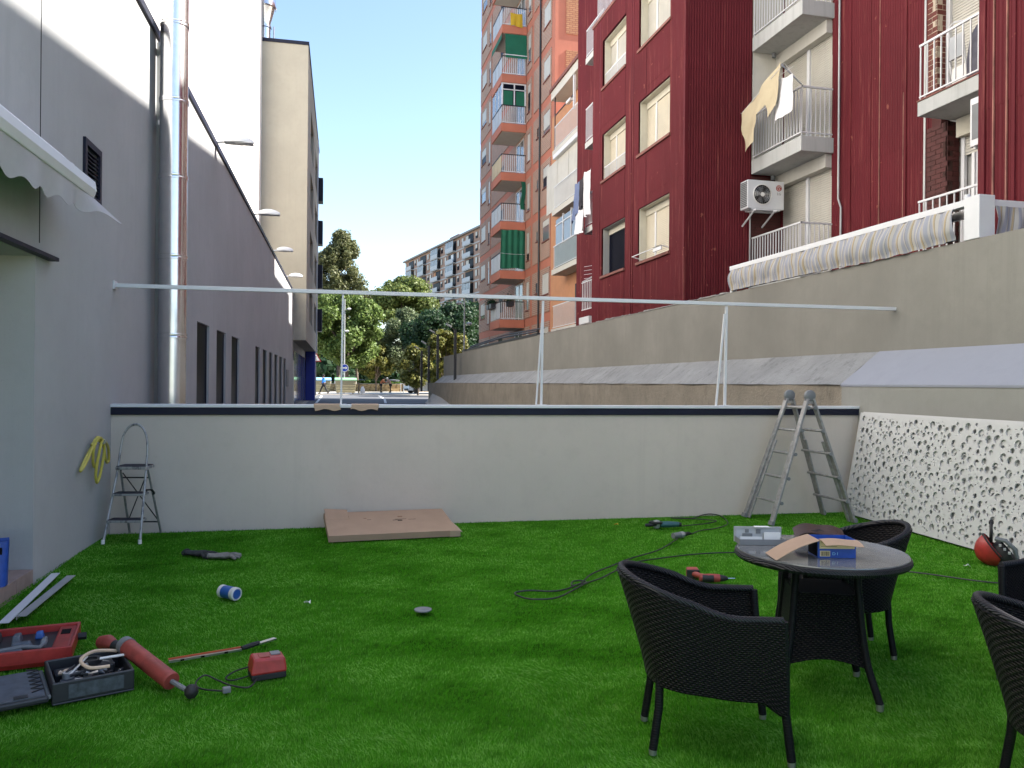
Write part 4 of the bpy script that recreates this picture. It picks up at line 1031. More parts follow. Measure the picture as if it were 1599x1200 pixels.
for k, z in enumerate([4.84+2.822*j for j in range(0, 9)]):
    s, zt = tbal(k, z)
    P = lambda nm, mt, mm: mm.build(nm, mt, s)
    if k == 4:  # glazed in, green curtains
        P('glazing', 'glass_sky', MB().box(9.86, 9.88, 44.6, 47.15, zt+1.08, zt+2.3)); P('glazing', 'glass_dark', MB().box(9.92, 11.28, 44.60, 44.62, zt+1.08, zt+2.3))
        P('window_frame', 'white_metal', MB().box(9.84,9.92,44.55,44.63,zt+1.07,zt+2.34).box(10.56,10.63,44.56,44.6,zt+1.08,zt+2.3).box(11.2,11.28,44.56,44.6,zt+1.08,zt+2.3).box(9.92,11.28,44.56,44.6,zt+1.95,zt+2.0).box(9.92,11.28,44.555,44.6,zt+2.28,zt+2.34).box(9.84,9.88,45.4,45.46,zt+1.07,zt+2.34).box(9.84,9.88,46.3,46.36,zt+1.07,zt+2.34))
        P('curtain', 'green_fabric', MB().grid(lambda u, v: (lerp(9.95,10.5,u), 44.597+.004*math.sin(u*30)-.008, zt+1.1+.8*v), 14, 2).grid(lambda u, v: (lerp(10.7,11.2,u), 44.589+.004*math.sin(u*30), zt+1.1+.8*v), 14, 2))
    if k == 5:
        P('roller_awning', 'green_fabric', MB().grid(lambda u, v: (lerp(10.0,11.26,u), 44.47-.16*v, zt+2.30-1.42*v), 4, 6, .006)); P('awning_bar', 'white_metal', MB().box(9.98,11.28,44.31,44.35,zt+1.03,zt+1.08))
        P('side_awning', 'green_fabric', MB().grid(lambda u, v: (9.80-.02*v, lerp(44.5,47.2,u), zt+2.32-.35*v), 4, 3, .006))
    if k == 1:
        P('curtain', 'green_fabric', MB().grid(lambda u, v: (lerp(9.86,11.27,u)-.05*v*(1-u), 44.46+.03*math.sin(u*26), zt+2.33-2.2*v-.03*math.sin(u*8)), 40, 8, .006))
        P('cord', 'white_metal', MB().tube([(9.8,44.44,zt+.98),(10.5,44.42,zt+.94),(11.28,44.44,zt+.96)], .01, 5))
    if k == 2:
        P('curtain', 'green_fabric', MB().grid(lambda u, v: (lerp(11.02,11.27,u)+.05*math.sin(v*6), 44.48+.04*math.sin(u*20), zt+2.33-1.6*v), 12, 8, .006))
o = drape('yellow_towel', 'yellow_fabric', [(10.28,44.44,22.95),(11.0,44.44,22.92),(11.02,44.42,22.15),(10.32,44.42,22.2)], 10, 8, 'yellow towel drying on the top balcony of the orange tower', 'laundry')
for i, (x, y) in enumerate(((9.72, 46.8), (9.72, 46.0), (10.4, 44.40))):
    pz = 6.05 if i < 2 else 6.05
    p = thing('planter', ['plant box at the far corner of the lowest tower balcony', 'plant box in the middle of the lowest tower balcony side', 'plant box on the front rail of the lowest tower balcony'][i], 'planter', (x, y, pz))
    MB().box(-.16,.16,-.3,.3,.0,.28).build('trough', 'dark_plastic', p); 
    bmb = MB(); rr = random.Random(i)
    for k in range(160):
        c = Vector((rr.gauss(0,.13), rr.gauss(0,.2), .3+abs(rr.gauss(0,.16)))); d1 = Vector((rr.gauss(0,1),rr.gauss(0,1),rr.gauss(0,1))).normalized()*.07; d2 = d1.orthogonal().normalized()*.03
        bmb.add([c-d1,c+d2,c+d1,c-d2], [(0,1,2,3)])
    bmb.build('foliage', 'leaf_dark', p)

# ------------------------------------------------------------------ long block of flats far behind
FP0 = Vector((32.74, 171.07, 0)); FP1 = Vector((22.3, 225.97, 0)); FD = (FP0-FP1).normalized()
far_ang = math.atan2(FD.y, FD.x)
FBk = thing('distant_flats', 'long eight storey brick block of flats far behind the trees', 'building', (FP1.x, FP1.y, 0), far_ang)
# local: x along the facade from its far end, y into the building, so the front is at y=0
fb = lambda nm, mt, m, par=None: m.build(nm, mt, par or FBk)
fb('wall', 'tower_brick', MB().box(0, 66, .12, 12, 0, 35.6)); fb('roof', 'edge_concrete', MB().box(-.5, 66.4, -.5, 12.4, 35.6, 36.0)); fb('roof_hut', 'brick_red', MB().box(32, 38, 2, 6, 36, 37.6))
bal = [(3.6,8.1),(13.9,18.9),(25.1,30.4),(36.4,41.8),(48.1,53.1),(59,64)]; wins = [1.1,9.7,12.0,20.9,23.1,31.7,35.2-.6,43.4,46.4,55.0,57.2]
FW = MB().box(-.55,.55,-.02,.1,0,1.35).mesh('window', 'glass_dark'); FSH = {t: MB().box(-.55,.55,-.06,-.025,1.35*(1-t),1.35).mesh('blind', 'shutter_white') for t in (.35,.6,1.0)}
rr = random.Random(3)
for k in range(9):
    z = 35.6-2.78*(k+1)
    fb('floor_band', 'slab_paint', MB().box(0, 66, .04, .118, z-.22, z+.06))
    for x in wins:
        o = link('window', FW, FBk, (x, .03, z+.85)); t = rr.choice((.35,.6,1.0,1.0)); link('blind', FSH[t], o, (0, 0, 0))
    for (a, b) in bal:
        glazed = rr.random() < .32
        s = fb('balcony', 'slab_paint', MB().box(a, b, -.75, .118, z-.2, z)); MB().box(a, b, -.78, -.74, z+.02, z+.98).build('front_panel', 'pale_panel', s)
        MB().box(a+.1, b-.1, .02, .117, z+.02, z+2.35).build('recess', 'glass_dark', s)
        if glazed:
            MB().box(a+.05, b-.05, -.70, -.68, z+1.0, z+2.4).build('glazing', 'glass_sky', s); q = MB(); n_ = 5
            for j in range(n_+1): q.box(lerp(a, b-.1, j/n_), lerp(a, b-.1, j/n_)+.1, -.76, -.71, z+.99, z+2.45)
            q.build('frame', 'white_metal', s)
        elif rr.random() < .5:
            u = a+.4+rr.random()*(b-a-2.4); MB().box(u, u+1.6, -.06, .015, z+.02, z+2.2).build('blind', rr.choice(('shutter_white','orange_wall','white_metal','shutter_yellow')), s)
# ------------------------------------------------------------------ trees
def leaves(blobs, n, size, seed, up=.35, shell=.5, elong=1.6):
    r = np.random.default_rng(seed); B = np.array(blobs, float)
    wgt = B[:,3]*B[:,4]+B[:,4]*B[:,5]; idx = r.choice(len(B), n, p=wgt/wgt.sum()); b = B[idx]
    # small twig clusters inside each blob give clumps and gaps
    ncl = max(6, n//26); cidx = r.integers(0, ncl, n); cd = r.normal(size=(ncl, 3)); cd /= np.linalg.norm(cd, axis=1)[:,None]
    cr = shell+(1-shell)*r.random(ncl)**.6
    d = cd[cidx]*cr[cidx][:,None]+r.normal(0, .11, (n, 3))
    p = b[:,:3]+d*b[:,3:6]
    nr = d+np.array([0,0,up])+r.normal(0, .55, (n, 3)); nr /= np.linalg.norm(nr, axis=1)[:,None]
    t = np.cross(nr, r.normal(size=(n, 3))); t /= np.linalg.norm(t, axis=1)[:,None]; q = np.cross(nr, t)
    s = size*(.55+.8*r.random(n))[:,None]
    return np.stack([p-t*s*elong*.5, p+q*s*.5, p+t*s*elong*.5, p-q*s*.5], 1)
def leaf_mesh(name, V, mat):
    n = len(V); me = bpy.data.meshes.new(name); me.vertices.add(n*4); me.vertices.foreach_set('co', V.astype(np.float32).ravel())
    me.loops.add(n*4); me.loops.foreach_set('vertex_index', np.arange(n*4, dtype=np.int32)); me.polygons.add(n)
    me.polygons.foreach_set('loop_start', np.arange(0, n*4, 4, dtype=np.int32)); me.materials.append(M[mat]); me.update(calc_edges=True); return me
def tree(label, x, y, h, trunk_h, blobs, nleaf, size, mat, seed, tr=.22, cat='tree', name='tree', grp='trees in the park', z=None, lean=.0):
    z0 = prof(y)+.02 if z is None else z
    t = thing(name, label, cat, (x, y, z0), 0, grp); rr = random.Random(seed); m = MB()
    top = Vector((lean, 0, h*.72)); pts = [Vector((0,0,-.3)), Vector((.03,0,trunk_h*.5)), Vector((lean*.4,.05,trunk_h)), top]
    m.tube(spline(pts, 5), [lerp(tr, tr*.25, i/15) for i in range(16)], 9)
    for b in blobs[:14]:
        c = Vector(b[:3]); a = Vector((lean*.4, 0, trunk_h*rr.uniform(.75, 1.05))); mid = a.lerp(c, .5)+Vector((0,0,.1*h*rr.random()))
        m.tube(spline([a, mid, c], 4), [lerp(tr*.42, .03, i/8) for i in range(9)], 6)
    m.build('trunk', 'bark', t)
    link('crown', leaf_mesh('crown', leaves(blobs, nleaf, size, seed), mat), t)
    return t
def blobset(seed, n, w, zlo, zhi, r0, r1, shape='round', flat=.8):
    rr = random.Random(seed); out = []
    while len(out) < n:
        a = rr.random()*6.283; q = rr.random()**.5; f = rr.random(); z = lerp(zlo, zhi, f)
        if shape == 'round': lim = math.sqrt(max(0.05, 1-(2*f-1)**2))
        elif shape == 'cone': lim = (1-f)**.6*.95+.12
        elif shape == 'umbrella': lim = math.sqrt(max(0.05, 1-f*f))
        rad = rr.uniform(r0, r1)
        out.append((math.cos(a)*q*w*lim, math.sin(a)*q*w*lim, z, rad, rad, rad*flat))
    return out
def cone_blobs(seed):
    rr = random.Random(seed); out = []
    for k in range(300):
        f = rr.random()**.8; z = lerp(6, 24.4, f); lim = 4.0*(1-f**4)+.7; a = rr.random()*6.283; q = rr.random()**.6
        rad = rr.uniform(.7, 1.35)*(1-.35*f); out.append((math.cos(a)*q*lim+.5*math.sin(z*.6), math.sin(a)*q*lim, z, rad, rad, rad*1.15))
    return out
tree('tall dark olive conifer rising behind the round pine on the left', 2.3, 128, 25.5, 5, cone_blobs(1), 60000, .24, 'leaf_olive', 1, .4)
tree('big round pale green pine beside the beige block', 2.5, 90, 11.4, 3.4, blobset(2, 60, 4.3, 3.6, 10.4, .8, 1.35), 36000, .21, 'leaf_pine', 2, .3)
tree('wide umbrella pine standing highest in the middle of the trees', 11.6, 120, 17.6, 8.5, blobset(3, 60, 5.2, 9.0, 16.4, 1.0, 1.9, 'umbrella', .65), 36000, .25, 'leaf_umbrella', 3, .35)
tree('grey green feathery tree in front of the umbrella pine', 9.6, 98, 10.0, 2.6, blobset(4, 44, 3.0, 2.8, 9.6, .6, 1.1, 'round', 1.0), 26000, .18, 'leaf_grey', 4, .22)
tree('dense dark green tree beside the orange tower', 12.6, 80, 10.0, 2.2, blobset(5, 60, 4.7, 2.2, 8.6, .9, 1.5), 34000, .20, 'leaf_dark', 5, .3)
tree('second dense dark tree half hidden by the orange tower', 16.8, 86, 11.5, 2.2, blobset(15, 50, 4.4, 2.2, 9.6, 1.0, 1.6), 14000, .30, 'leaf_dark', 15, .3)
tree('glossy leaved small tree above the two people', 6.2, 97, 5.9, 1.7, blobset(6, 26, 2.1, 1.9, 5.6, .5, .9), 9500, .20, 'leaf_gloss', 6, .13)
tree('glossy yellow green tree behind the dark posts', 10.4, 68.5, 5.6, 1.0, blobset(7, 34, 2.0, 1.2, 5.4, .5, .85), 12000, .18, 'leaf_gloss', 7, .13)
tree('small glossy tree left of the tallest dark post', 8.6, 74, 4.6, 1.0, blobset(17, 26, 1.5, 1.2, 4.4, .45, .75), 8000, .18, 'leaf_gloss', 17, .11)
tree('slim pine trunked tree behind the blue lidded container', -1.2, 101, 9.0, 4.6, blobset(8, 26, 2.4, 4.8, 9.0, .7, 1.2), 8000, .3, 'leaf_pine', 8, .22, lean=.3)
tree('pine behind the green container with pale bark', 4.2, 104, 9.6, 4.2, blobset(9, 28, 2.6, 4.6, 9.6, .7, 1.2), 8000, .3, 'leaf_pine', 9, .24, lean=-.3)
for i, (x, y, h) in enumerate(((-8, 118, 8), (7.6, 116, 7.5), (14.5, 108, 7), (20, 116, 8.5))):
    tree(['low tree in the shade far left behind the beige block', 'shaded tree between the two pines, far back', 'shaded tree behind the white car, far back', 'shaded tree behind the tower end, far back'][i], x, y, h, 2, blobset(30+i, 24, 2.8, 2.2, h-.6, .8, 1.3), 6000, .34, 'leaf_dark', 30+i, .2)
# distant wood that reads as one mass
bl = []; rr = random.Random(77)
for k in range(150): bl.append((rr.uniform(-45, 60), rr.uniform(150, 168), rr.uniform(1, 6.5), rr.uniform(2, 3.4), 2.0, rr.uniform(1.4, 2.4)))
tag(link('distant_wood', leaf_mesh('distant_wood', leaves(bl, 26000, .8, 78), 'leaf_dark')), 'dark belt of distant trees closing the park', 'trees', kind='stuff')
# hedge along the stone wall
bl = [(-14+.7*k, 100.3+rr.uniform(-.2,.2), 1.45+rr.uniform(-.1,.15), .6, .5, .38) for k in range(38)]
tag(link('hedge', leaf_mesh('hedge', leaves(bl, 9000, .17, 79), 'leaf_hedge')), 'low bright green hedge behind the stone wall', 'hedge')
PWl = thing('park_wall', 'low yellow stone wall along the pavement behind the people', 'wall', (0, 99, .45))
MB().box(-14, 26, -.25, .2, -.3, .98).build('stone_body', 'park_stone', PWl); MB().box(-14, 26, -.3, .25, .982, 1.06).build('cap_stone', 'kerb_stone', PWl)
FNc = thing('park_fence', 'dark metal fence in the shade behind the hedge', 'fence', (0, 104, .45))
m = MB()
for k in range(200): m.box(-14+.2*k, -13.965+.2*k, 0, .03, 0, 1.5)
m.box(-14, 26, 0, .04, 1.4, 1.46); m.box(-14, 26, 0, .04, .2, .25); m.build('bars', 'post_dark', FNc)

# ------------------------------------------------------------------ cars
def car(label, loc, rz, paint, grp=None):
    t = thing('parked_car', label, 'car', loc, rz, grp)       # local x forward, length 4.2
    prof_ = [(-2.05,.34),(-2.1,.62),(-2.02,.98),(-1.75,1.06),(-1.15,1.52),(-.4,1.60),(.35,1.55),(1.05,1.08),(1.75,.93),(2.05,.74),(2.1,.48),(2.0,.3),(1.0,.24),(-1.0,.24)]
    ws = [.72,.78,.82,.80,.60,.58,.58,.76,.78,.70,.74,.78,.80,.80]
    m = MB(); n = len(prof_)
    A = [(x, -w_, z) for (x, z), w_ in zip(prof_, ws)]; Bm = [(x, -w_*.55, z+(.02 if z > .5 else 0)) for (x, z), w_ in zip(prof_, ws)]; Cm = [(x, w_*.55, z+(.02 if z > .5 else 0)) for (x, z), w_ in zip(prof_, ws)]; D = [(x, w_, z) for (x, z), w_ in zip(prof_, ws)]
    o = m.add(A+Bm+Cm+D, []); 
    for r_ in range(3):
        for i in range(n): m.sm.add(len(m.f)); m.f.append([o+r_*n+i, o+r_*n+(i+1) % n, o+(r_+1)*n+(i+1) % n, o+(r_+1)*n+i])
    m.f.append([o+i for i in range(n)][::-1]); m.f.append([o+3*n+i for i in range(n)])
    m.build('body', paint, t, .05)
    for s_ in (-1, 1):
        g = MB().prism([(-1.5,s_*.735,1.08),(-1.08,s_*.625,1.46),(-.2,s_*.612,1.51),(-.2,s_*.755,1.06)], (0,0,0), (0,s_*.012,0)).build('side_window', 'glass_dark', t)
        MB().prism([(-.12,s_*.755,1.06),(-.12,s_*.612,1.51),(.32,s_*.612,1.48),(.9,s_*.74,1.08)], (0,0,0), (0,s_*.012,0)).build('side_window', 'glass_dark', t)
        MB().lathe([(.0,0),(.10,.02),(.15,.08)], 10, (1.98, s_*.56, .70), 'X').build('headlight', 'lamp_white', t); MB().box(-2.1,-2.02,s_*.5,s_*.72,.72,.92).build('tail_light', 'red_plastic', t)
        MB().box(.72,.86,s_*.78,s_*.95,1.02,1.14).build('mirror', paint, t)
        for xx in (-1.3, 1.3):
            wl = MB().lathe([(.22,-.1),(.31,-.1),(.32,-.06),(.32,.06),(.31,.1),(.22,.1)], 18, (xx, s_*.74, .32), 'Y').build('wheel', 'black_rubber', t)
            MB().lathe([(.0,-.09),(.2,-.09),(.22,-.1),(.22,.1),(.2,.09),(.0,.09)], 14, (xx, s_*.745, .32), 'Y').build('rim', 'galvanised', wl)
    MB().prism([(1.0,-.66,1.13),(.36,-.52,1.565),(.36,.52,1.565),(1.0,.66,1.13)], (0,0,0), (.012,0,.012)).build('windscreen', 'glass_dark', t)
    MB().box(2.06, 2.11, -.5, .5, .36, .5).build('grille', 'black_rubber', t); MB().box(2.09, 2.125, -.26, .26, .52, .62).build('number_plate', 'paper_white', t)
    return t
cw = car('white car half hidden behind the dark posts at the end of the road', (10.3, 82.3, .535), R(196), 'car_white')
cd = car('dark car parked leftmost in the shade of the park', (-5.0, 121, .5), R(178), 'car_dark', 'cars parked in the shade of the park')
for i, (x, pn, lb) in enumerate(((-.2,'car_grey','grey car parked behind the pale trunks in the park'), (4.9,'car_dark','dark car parked behind the two people, far back'), (10.0,'car_grey','grey car parked under the feathery tree, far back'), (15,'car_dark','dark car parked rightmost in the shade of the park'))):
    car(lb, (x, 121, .5), R(180+3*i), pn, 'cars parked in the shade of the park')

# ------------------------------------------------------------------ street furniture
def street_lamp(label, x, y, z, h, heads):
    t = thing('street_lamp', label, 'street lamp', (x, y, z), 0)
    MB().tube([(0,0,0),(0,0,h*.5),(0,0,h)], [.075,.065,.05], 10).build('pole', 'galvanised', t)
    for hz, dx in heads:
        MB().bar((0,0,hz),(dx*.8,0,hz+.12),.05,.05).build('arm', 'galvanised', t)
        MB().lathe([(.02,-.1),(.16,-.04),(.24,.04),(.12,.12),(.02,.14)], 12, (dx,0,hz+.08)).build('lamp_head', 'lamp_white', t)
street_lamp('grey street lamp with two heads behind the green container', 2.12, 84, .53, 9.7, ((8.6,.45),(6.3,.25)))
street_lamp('grey street lamp in front of the dark tree beside the tower', 9.72, 55.6, 1.0, 6.5, ((6.2,-.4),(4.75,.35)))
fl = thing('flood_post', '', 'lamp post', (0,0,0), 0, 'dark flood light posts along the retaining wall')
MB().box(-.07,.07,-.07,.07,0,2.75).build('post', 'post_dark', fl); MB().bar((0,0,2.7),(-.28,-.05,2.92),.05,.05).build('arm', 'post_dark', fl)
MB().hexa([(-.52,-.13,3.0),(-.22,-.13,2.84),(-.22,.13,2.84),(-.52,.13,3.0)], [(-.50,-.13,3.06),(-.2,-.13,2.93),(-.2,.13,2.93),(-.50,.13,3.06)]).build('flood_light', 'galvanised', fl)
for i, (x, y, z, lb, sc_) in enumerate(((6.95,42.6,1.78,'dark flood light post nearest on the ledge',1.0),(6.95,49.3,1.88,'second dark flood light post, at the end of the ledge',1.0),(6.95,53.6,1.05,'third dark flood light post, at the foot of the wall',1.12),(6.95,57.6,1.0,'farthest dark flood light post, in front of the white car',1.08))):
    o = fl if i == 0 else copy_tree(fl); o.location = (x, y, z); o.scale = (1,1,sc_); o['label'] = lb
def round_sign(x, y, z):
    t = thing('round_sign', 'round blue traffic sign with white arrow near the green container', 'sign', (x, y, z))
    MB().tube([(0,.04,0),(0,.04,2.9)], .035, 8).build('pole', 'galvanised', t)
    MB().lathe([(.0,-.012),(.37,-.012),(.37,.012),(.0,.012)], 28, (0,-.01,2.45), 'Y').build('disc', 'blue_sign', t)
    MB().lathe([(.335,-.0135),(.335,-.015),(.372,-.015),(.372,-.0135)], 28, (0,-.01,2.45), 'Y', cap=False).build('border', 'white_plastic', t)
    m = MB(); m.box(-.24,.12,-.03,-.025,2.40,2.50); m.prism([(.10,-.03,2.30),(.27,-.03,2.45),(.10,-.03,2.60)], (0,0,0), (0,.005,0)); m.build('arrow', 'white_plastic', t)
round_sign(1.95, 76.5, .53)
t = thing('warning_sign', 'triangular red bordered pedestrian warning sign beside the blue pillar', 'sign', (-.62, 71.0, .45))
MB().tube([(0,.04,0),(0,.04,3.7)], .04, 8).build('pole', 'post_dark', t)
MB().prism([(-.46,-.01,2.95),(.46,-.01,2.95),(0,-.01,3.75)], (0,0,0), (0,.02,0)).build('border', 'red_plastic', t); MB().prism([(-.33,-.016,3.02),(.33,-.016,3.02),(0,-.016,3.60)], (0,0,0), (0,.005,0)).build('panel', 'white_plastic', t)
m = MB(); m.lathe([(.0,-.02),(.05,-.02)], 10, (0,-.003,3.36), 'Y'); m.bar((0,-.02,3.3),(0,-.02,3.16),.07,.01); m.bar((0,-.02,3.17),(-.07,-.02,3.05),.04,.01); m.bar((0,-.02,3.17),(.08,-.02,3.05),.04,.01); m.build('walking_figure', 'ink_black', t)
def container(label, x, y, lid):
    t = thing('waste_container', label, 'container', (x, y, .532), R(2), 'waste containers on the pavement')
    m = MB(); m.hexa([(-.85,-.5,.12),(.85,-.5,.12),(.85,.5,.12),(-.85,.5,.12)], [(-.95,-.6,1.25),(.95,-.6,1.25),(.95,.6,1.25),(-.95,.6,1.25)])
    for k in range(4): m.box(-.9, .9, -.59, -.5, .3+.22*k, .34+.22*k)
    m.build('body', 'bin_body', t, .03)
    MB().prism([(0,-.64,1.255),(0,-.62,1.36),(0,-.25,1.52),(0,.3,1.54),(0,.62,1.36),(0,.64,1.255)], (-1.0,0,0), (1.0,0,0)).build('lid', lid, t, .02)
    MB().box(-1.02,-.93,-.25,.1,.95,1.2).box(.93,1.02,-.25,.1,.95,1.2).build('side_grip', 'white_plastic', t)
    for xx in (-.7,.7):
        for yy in (-.4,.4): MB().lathe([(.0,-.03),(.1,-.03),(.1,.03),(.0,.03)], 12, (xx,yy,.1), 'X').build('wheel', 'black_rubber', t)
    return t
container('green lidded waste container behind the lamp post', 2.06, 76.6, 'bin_green'); container('blue lidded waste container behind the walking person', -.25, 79, 'bin_blue')
for i, (x, lb) in enumerate(((3.72, 'white litter sack standing right of the green container'), )):
    t = thing('litter_sack', lb, 'sack', (x, 78, .532)); MB().lathe([(.16,0),(.22,.15),(.2,.5),(.08,.66),(.1,.74)], 12).build('bag', 'white_fabric', t); MB().box(-.42,-.3,-.05,.05,0,1.1).build('bollard', 'bark', t)
PB = thing('street_railing', 'grey pedestrian railing posts right of the two people', 'railing', (8.7, 92, .532))
MB().tube([(0,0,0),(0,0,1.1)], .04, 8).tube([(.35,0,0),(.35,0,1.1)], .04, 8).tube([(0,0,1.0),(3.0,0,1.0)], .03, 8).build('posts', 'galvanised', PB)

# ------------------------------------------------------------------ people
def skin_tree(name, mat, parent, V, E_, Rr, sub=1):
    me = bpy.data.meshes.new(name); me.from_pydata([tuple(v) for v in V], E_, []); me.materials.append(M[mat])
    o = link(name, me, parent); o.modifiers.new('skin', 'SKIN')
    if not me.skin_vertices: 
        bpy.context.view_layer.objects.active = o
    sv = me.skin_vertices[0].data
    for i, q in enumerate(Rr): sv[i].radius = (q, q) if not hasattr(q, '__len__') else q; sv[i].use_root = (i == 0)
    o.modifiers['skin'].use_smooth_shade = True
    b = o.modifiers.new('sub', 'SUBSURF'); b.levels = sub; b.render_levels = sub; return o
def person(label, loc, rz, J, jacket, hair, scale=1):
    t = thing('person', label, 'person', loc, rz); t.scale = (scale,)*3
    # J: joints dict; local x forward, y left
    nm = ['pelvis','waist','chest','neck','head','lsh','lel','lwr','lhand','rsh','rel','rwr','rhand','lhip','lkn','lan','ltoe','rhip','rkn','ran','rtoe']
    rad = dict(pelvis=.14,waist=.13,chest=.145,neck=.058,head=.10,lsh=.075,lel=.045,lwr=.032,lhand=.04,lhip=.095,lkn=.06,lan=.042,ltoe=.035)
    for k in list(rad):
        if k[0] == 'l': rad['r'+k[1:]] = rad[k]
    Ed = [('pelvis','waist'),('waist','chest'),('chest','neck'),('neck','head'),('chest','lsh'),('lsh','lel'),('lel','lwr'),('lwr','lhand'),('chest','rsh'),('rsh','rel'),('rel','rwr'),('rwr','rhand'),('pelvis','lhip'),('lhip','lkn'),('lkn','lan'),('lan','ltoe'),('pelvis','rhip'),('rhip','rkn'),('rkn','ran'),('ran','rtoe')]
    def sub(names, edges, extra, name, mat):
        ix = {k: i for i, k in enumerate(names)}
        return skin_tree(name, mat, t, [J[k] for k in names], [(ix[a], ix[b]) for a, b in edges if a in ix and b in ix], [rad[k]+extra for k in names])
    sub(nm, Ed, 0, 'body', 'skin')
    sub(['pelvis','waist','chest','lsh','lel','lwr','rsh','rel','rwr'], Ed, .03, 'jacket', jacket)
    sub(['pelvis','lhip','lkn','lan','rhip','rkn','ran'], Ed, .018, 'trousers', 'trousers_black')
    hx, hy, hz = J['head']; MB().lathe([(.0,-.12),(.09,-.1),(.125,0),(.105,.08),(.0,.125)], 14, (hx-.03, hy, hz+.05)).build('hair', hair, t)
    m = MB()
    for k in ('l','r'):
        a = Vector(J[k+'an']); b = Vector(J[k+'toe']); m.tube([a+Vector((-.05,0,-.04)), a.lerp(b,.5)+Vector((0,0,-.01)), b], [.06,.06,.045], 8)
    m.build('shoes', 'ink_black', t)
    return t
walk = dict(pelvis=(0,0,.93),waist=(.01,0,1.1),chest=(.03,0,1.33),neck=(.05,0,1.5),head=(.08,0,1.64),lsh=(.03,.19,1.42),lel=(.14,.25,1.15),lwr=(.32,.22,1.02),lhand=(.40,.2,.98),rsh=(.03,-.19,1.42),rel=(-.12,-.25,1.16),rwr=(-.08,-.26,.92),rhand=(-.05,-.26,.84),lhip=(0,.09,.88),lkn=(-.14,.1,.48),lan=(-.38,.1,.14),ltoe=(-.26,.1,.04),rhip=(0,-.09,.88),rkn=(.22,-.1,.5),ran=(.36,-.1,.09),rtoe=(.52,-.1,.05))
bend = dict(pelvis=(-.05,0,.92),waist=(.02,0,1.08),chest=(.16,0,1.28),neck=(.27,0,1.42),head=(.36,0,1.52),lsh=(.17,.19,1.36),lel=(.34,.22,1.12),lwr=(.52,.12,1.14),lhand=(.6,.1,1.16),rsh=(.17,-.19,1.36),rel=(.34,-.22,1.12),rwr=(.5,-.12,1.1),rhand=(.58,-.1,1.1),lhip=(-.05,.09,.87),lkn=(-.02,.11,.47),lan=(-.08,.12,.09),ltoe=(.1,.13,.04),rhip=(-.05,-.09,.87),rkn=(0,-.11,.47),ran=(-.04,-.12,.09),rtoe=(.13,-.13,.04))
person('person in a bright blue jacket walking past the blue pillar', (.08, 76.0, .535), R(200), walk, 'jacket_blue', 'hair_dark')
person('person in a rust jacket and dark trousers bending towards another', (6.35, 90, .535), R(-8), bend, 'jacket_rust', 'hair_dark')
person('white haired person in a tan coat leaning towards the rust jacket', (7.35, 90.2, .535), R(172), bend, 'jacket_tan', 'hair_white')
# ------------------------------------------------------------------ rattan chairs and table
def make_chair(label):
    t = thing('rattan_chair', label, 'chair', (0,0,0), 0, 'black rattan armchairs on the lawn')
    def plan(tt, v):
        a = abs(tt); sg = 1 if tt >= 0 else -1; hw = lerp(.232,.268,v); xb = lerp(-.02,-.155,v**1.15); xf = lerp(.525,.50,v)
        if a >= .42: return lerp(.12, xf, (a-.42)/.58), sg*hw
        an = a/.42*PI/2; return .12-(.12-xb)*math.cos(an), sg*hw*math.sin(an)
    ztop = lambda tt: .615+.150*sm((.74-abs(tt))/.74)
    zbot = lambda tt: .30-.03*sm((abs(tt)-.3)/.5)-.06*sm((abs(tt)-.84)/.16)
    def f(u, v):
        tt = u*2-1; x, y = plan(tt, v); return (x, y, lerp(zbot(tt), ztop(tt), v))
    uvf = lambda u, v: (u*1.42, v*.44)
    MB().grid(f, 84, 16, .022, uvf).build('shell', 'rattan', t)
    m = MB(); m.tube([Vector(f(i/70, 1))+Vector((.0,0,.004)) for i in range(71)], .0165, 9)
    m.build('rim', 'rattan_rim', t)
    m = MB(); m.tube([Vector(f(i/60, 0)) for i in range(61)], .011, 7); m.build('lower_edge', 'rattan_rim', t)
    ol = [plan(-1+2*i/40, .3) for i in range(41)]
    m = MB(); cxy = (.25, 0)
    vs = [(cxy[0]+(x-cxy[0])*.93, y*.93, .405) for x, y in ol]; vb = [(x, y, .36) for x, y, z in vs]; n = len(vs)
    o = m.add(vs+vb, [tuple(range(n))[::-1], tuple(range(n, 2*n))]+[(i, (i+1) % n, n+(i+1) % n, n+i) for i in range(n)])
    for i in range(2*n): q = m.v[o+i]; m.uv[o+i] = (q[0], q[1])
    m.build('seat', 'rattan', t)
    MB().grid(lambda u, v: (.512+.004*math.sin(PI*u), lerp(-.235,.235,u), lerp(.285+.035*math.sin(PI*u), .405, v)), 16, 4, .014, lambda u, v: (u*.47, v*.12)).build('front_apron', 'rattan', t)
    for s_ in (-1, 1):
        lg = MB().tube([(.502,s_*.262,.615),(.514,s_*.25,.42),(.52,s_*.236,.23),(.545,s_*.242,.022)], .0185, 10).build('leg', 'rattan_leg', t)
        MB().lathe([(.0,0),(.0165,0),(.0175,.022)], 10, (.5455,s_*.2425,0)).build('foot_tip', 'aluminium', lg)
        lg = MB().tube([(.005,s_*.15,.36),(.0,s_*.165,.2),(-.025,s_*.175,.022)], .0185, 10).build('leg', 'rattan_leg', t)
        MB().lathe([(.0,0),(.0165,0),(.0175,.022)], 10, (-.026,s_*.1755,0)).build('foot_tip', 'aluminium', lg)
    return t
C0 = make_chair('black rattan armchair in front, left of the table'); C0.location = (1.48, 3.365, 0); C0.rotation_euler = (0,0,R(-17))
cB = dup(C0, (3.31, 4.2, 0), R(163), 'black rattan armchair standing behind the round table')
cC = dup(C0, (2.65, 2.535, 0), R(-33), 'black rattan armchair cut by the right edge, nearest the camera')
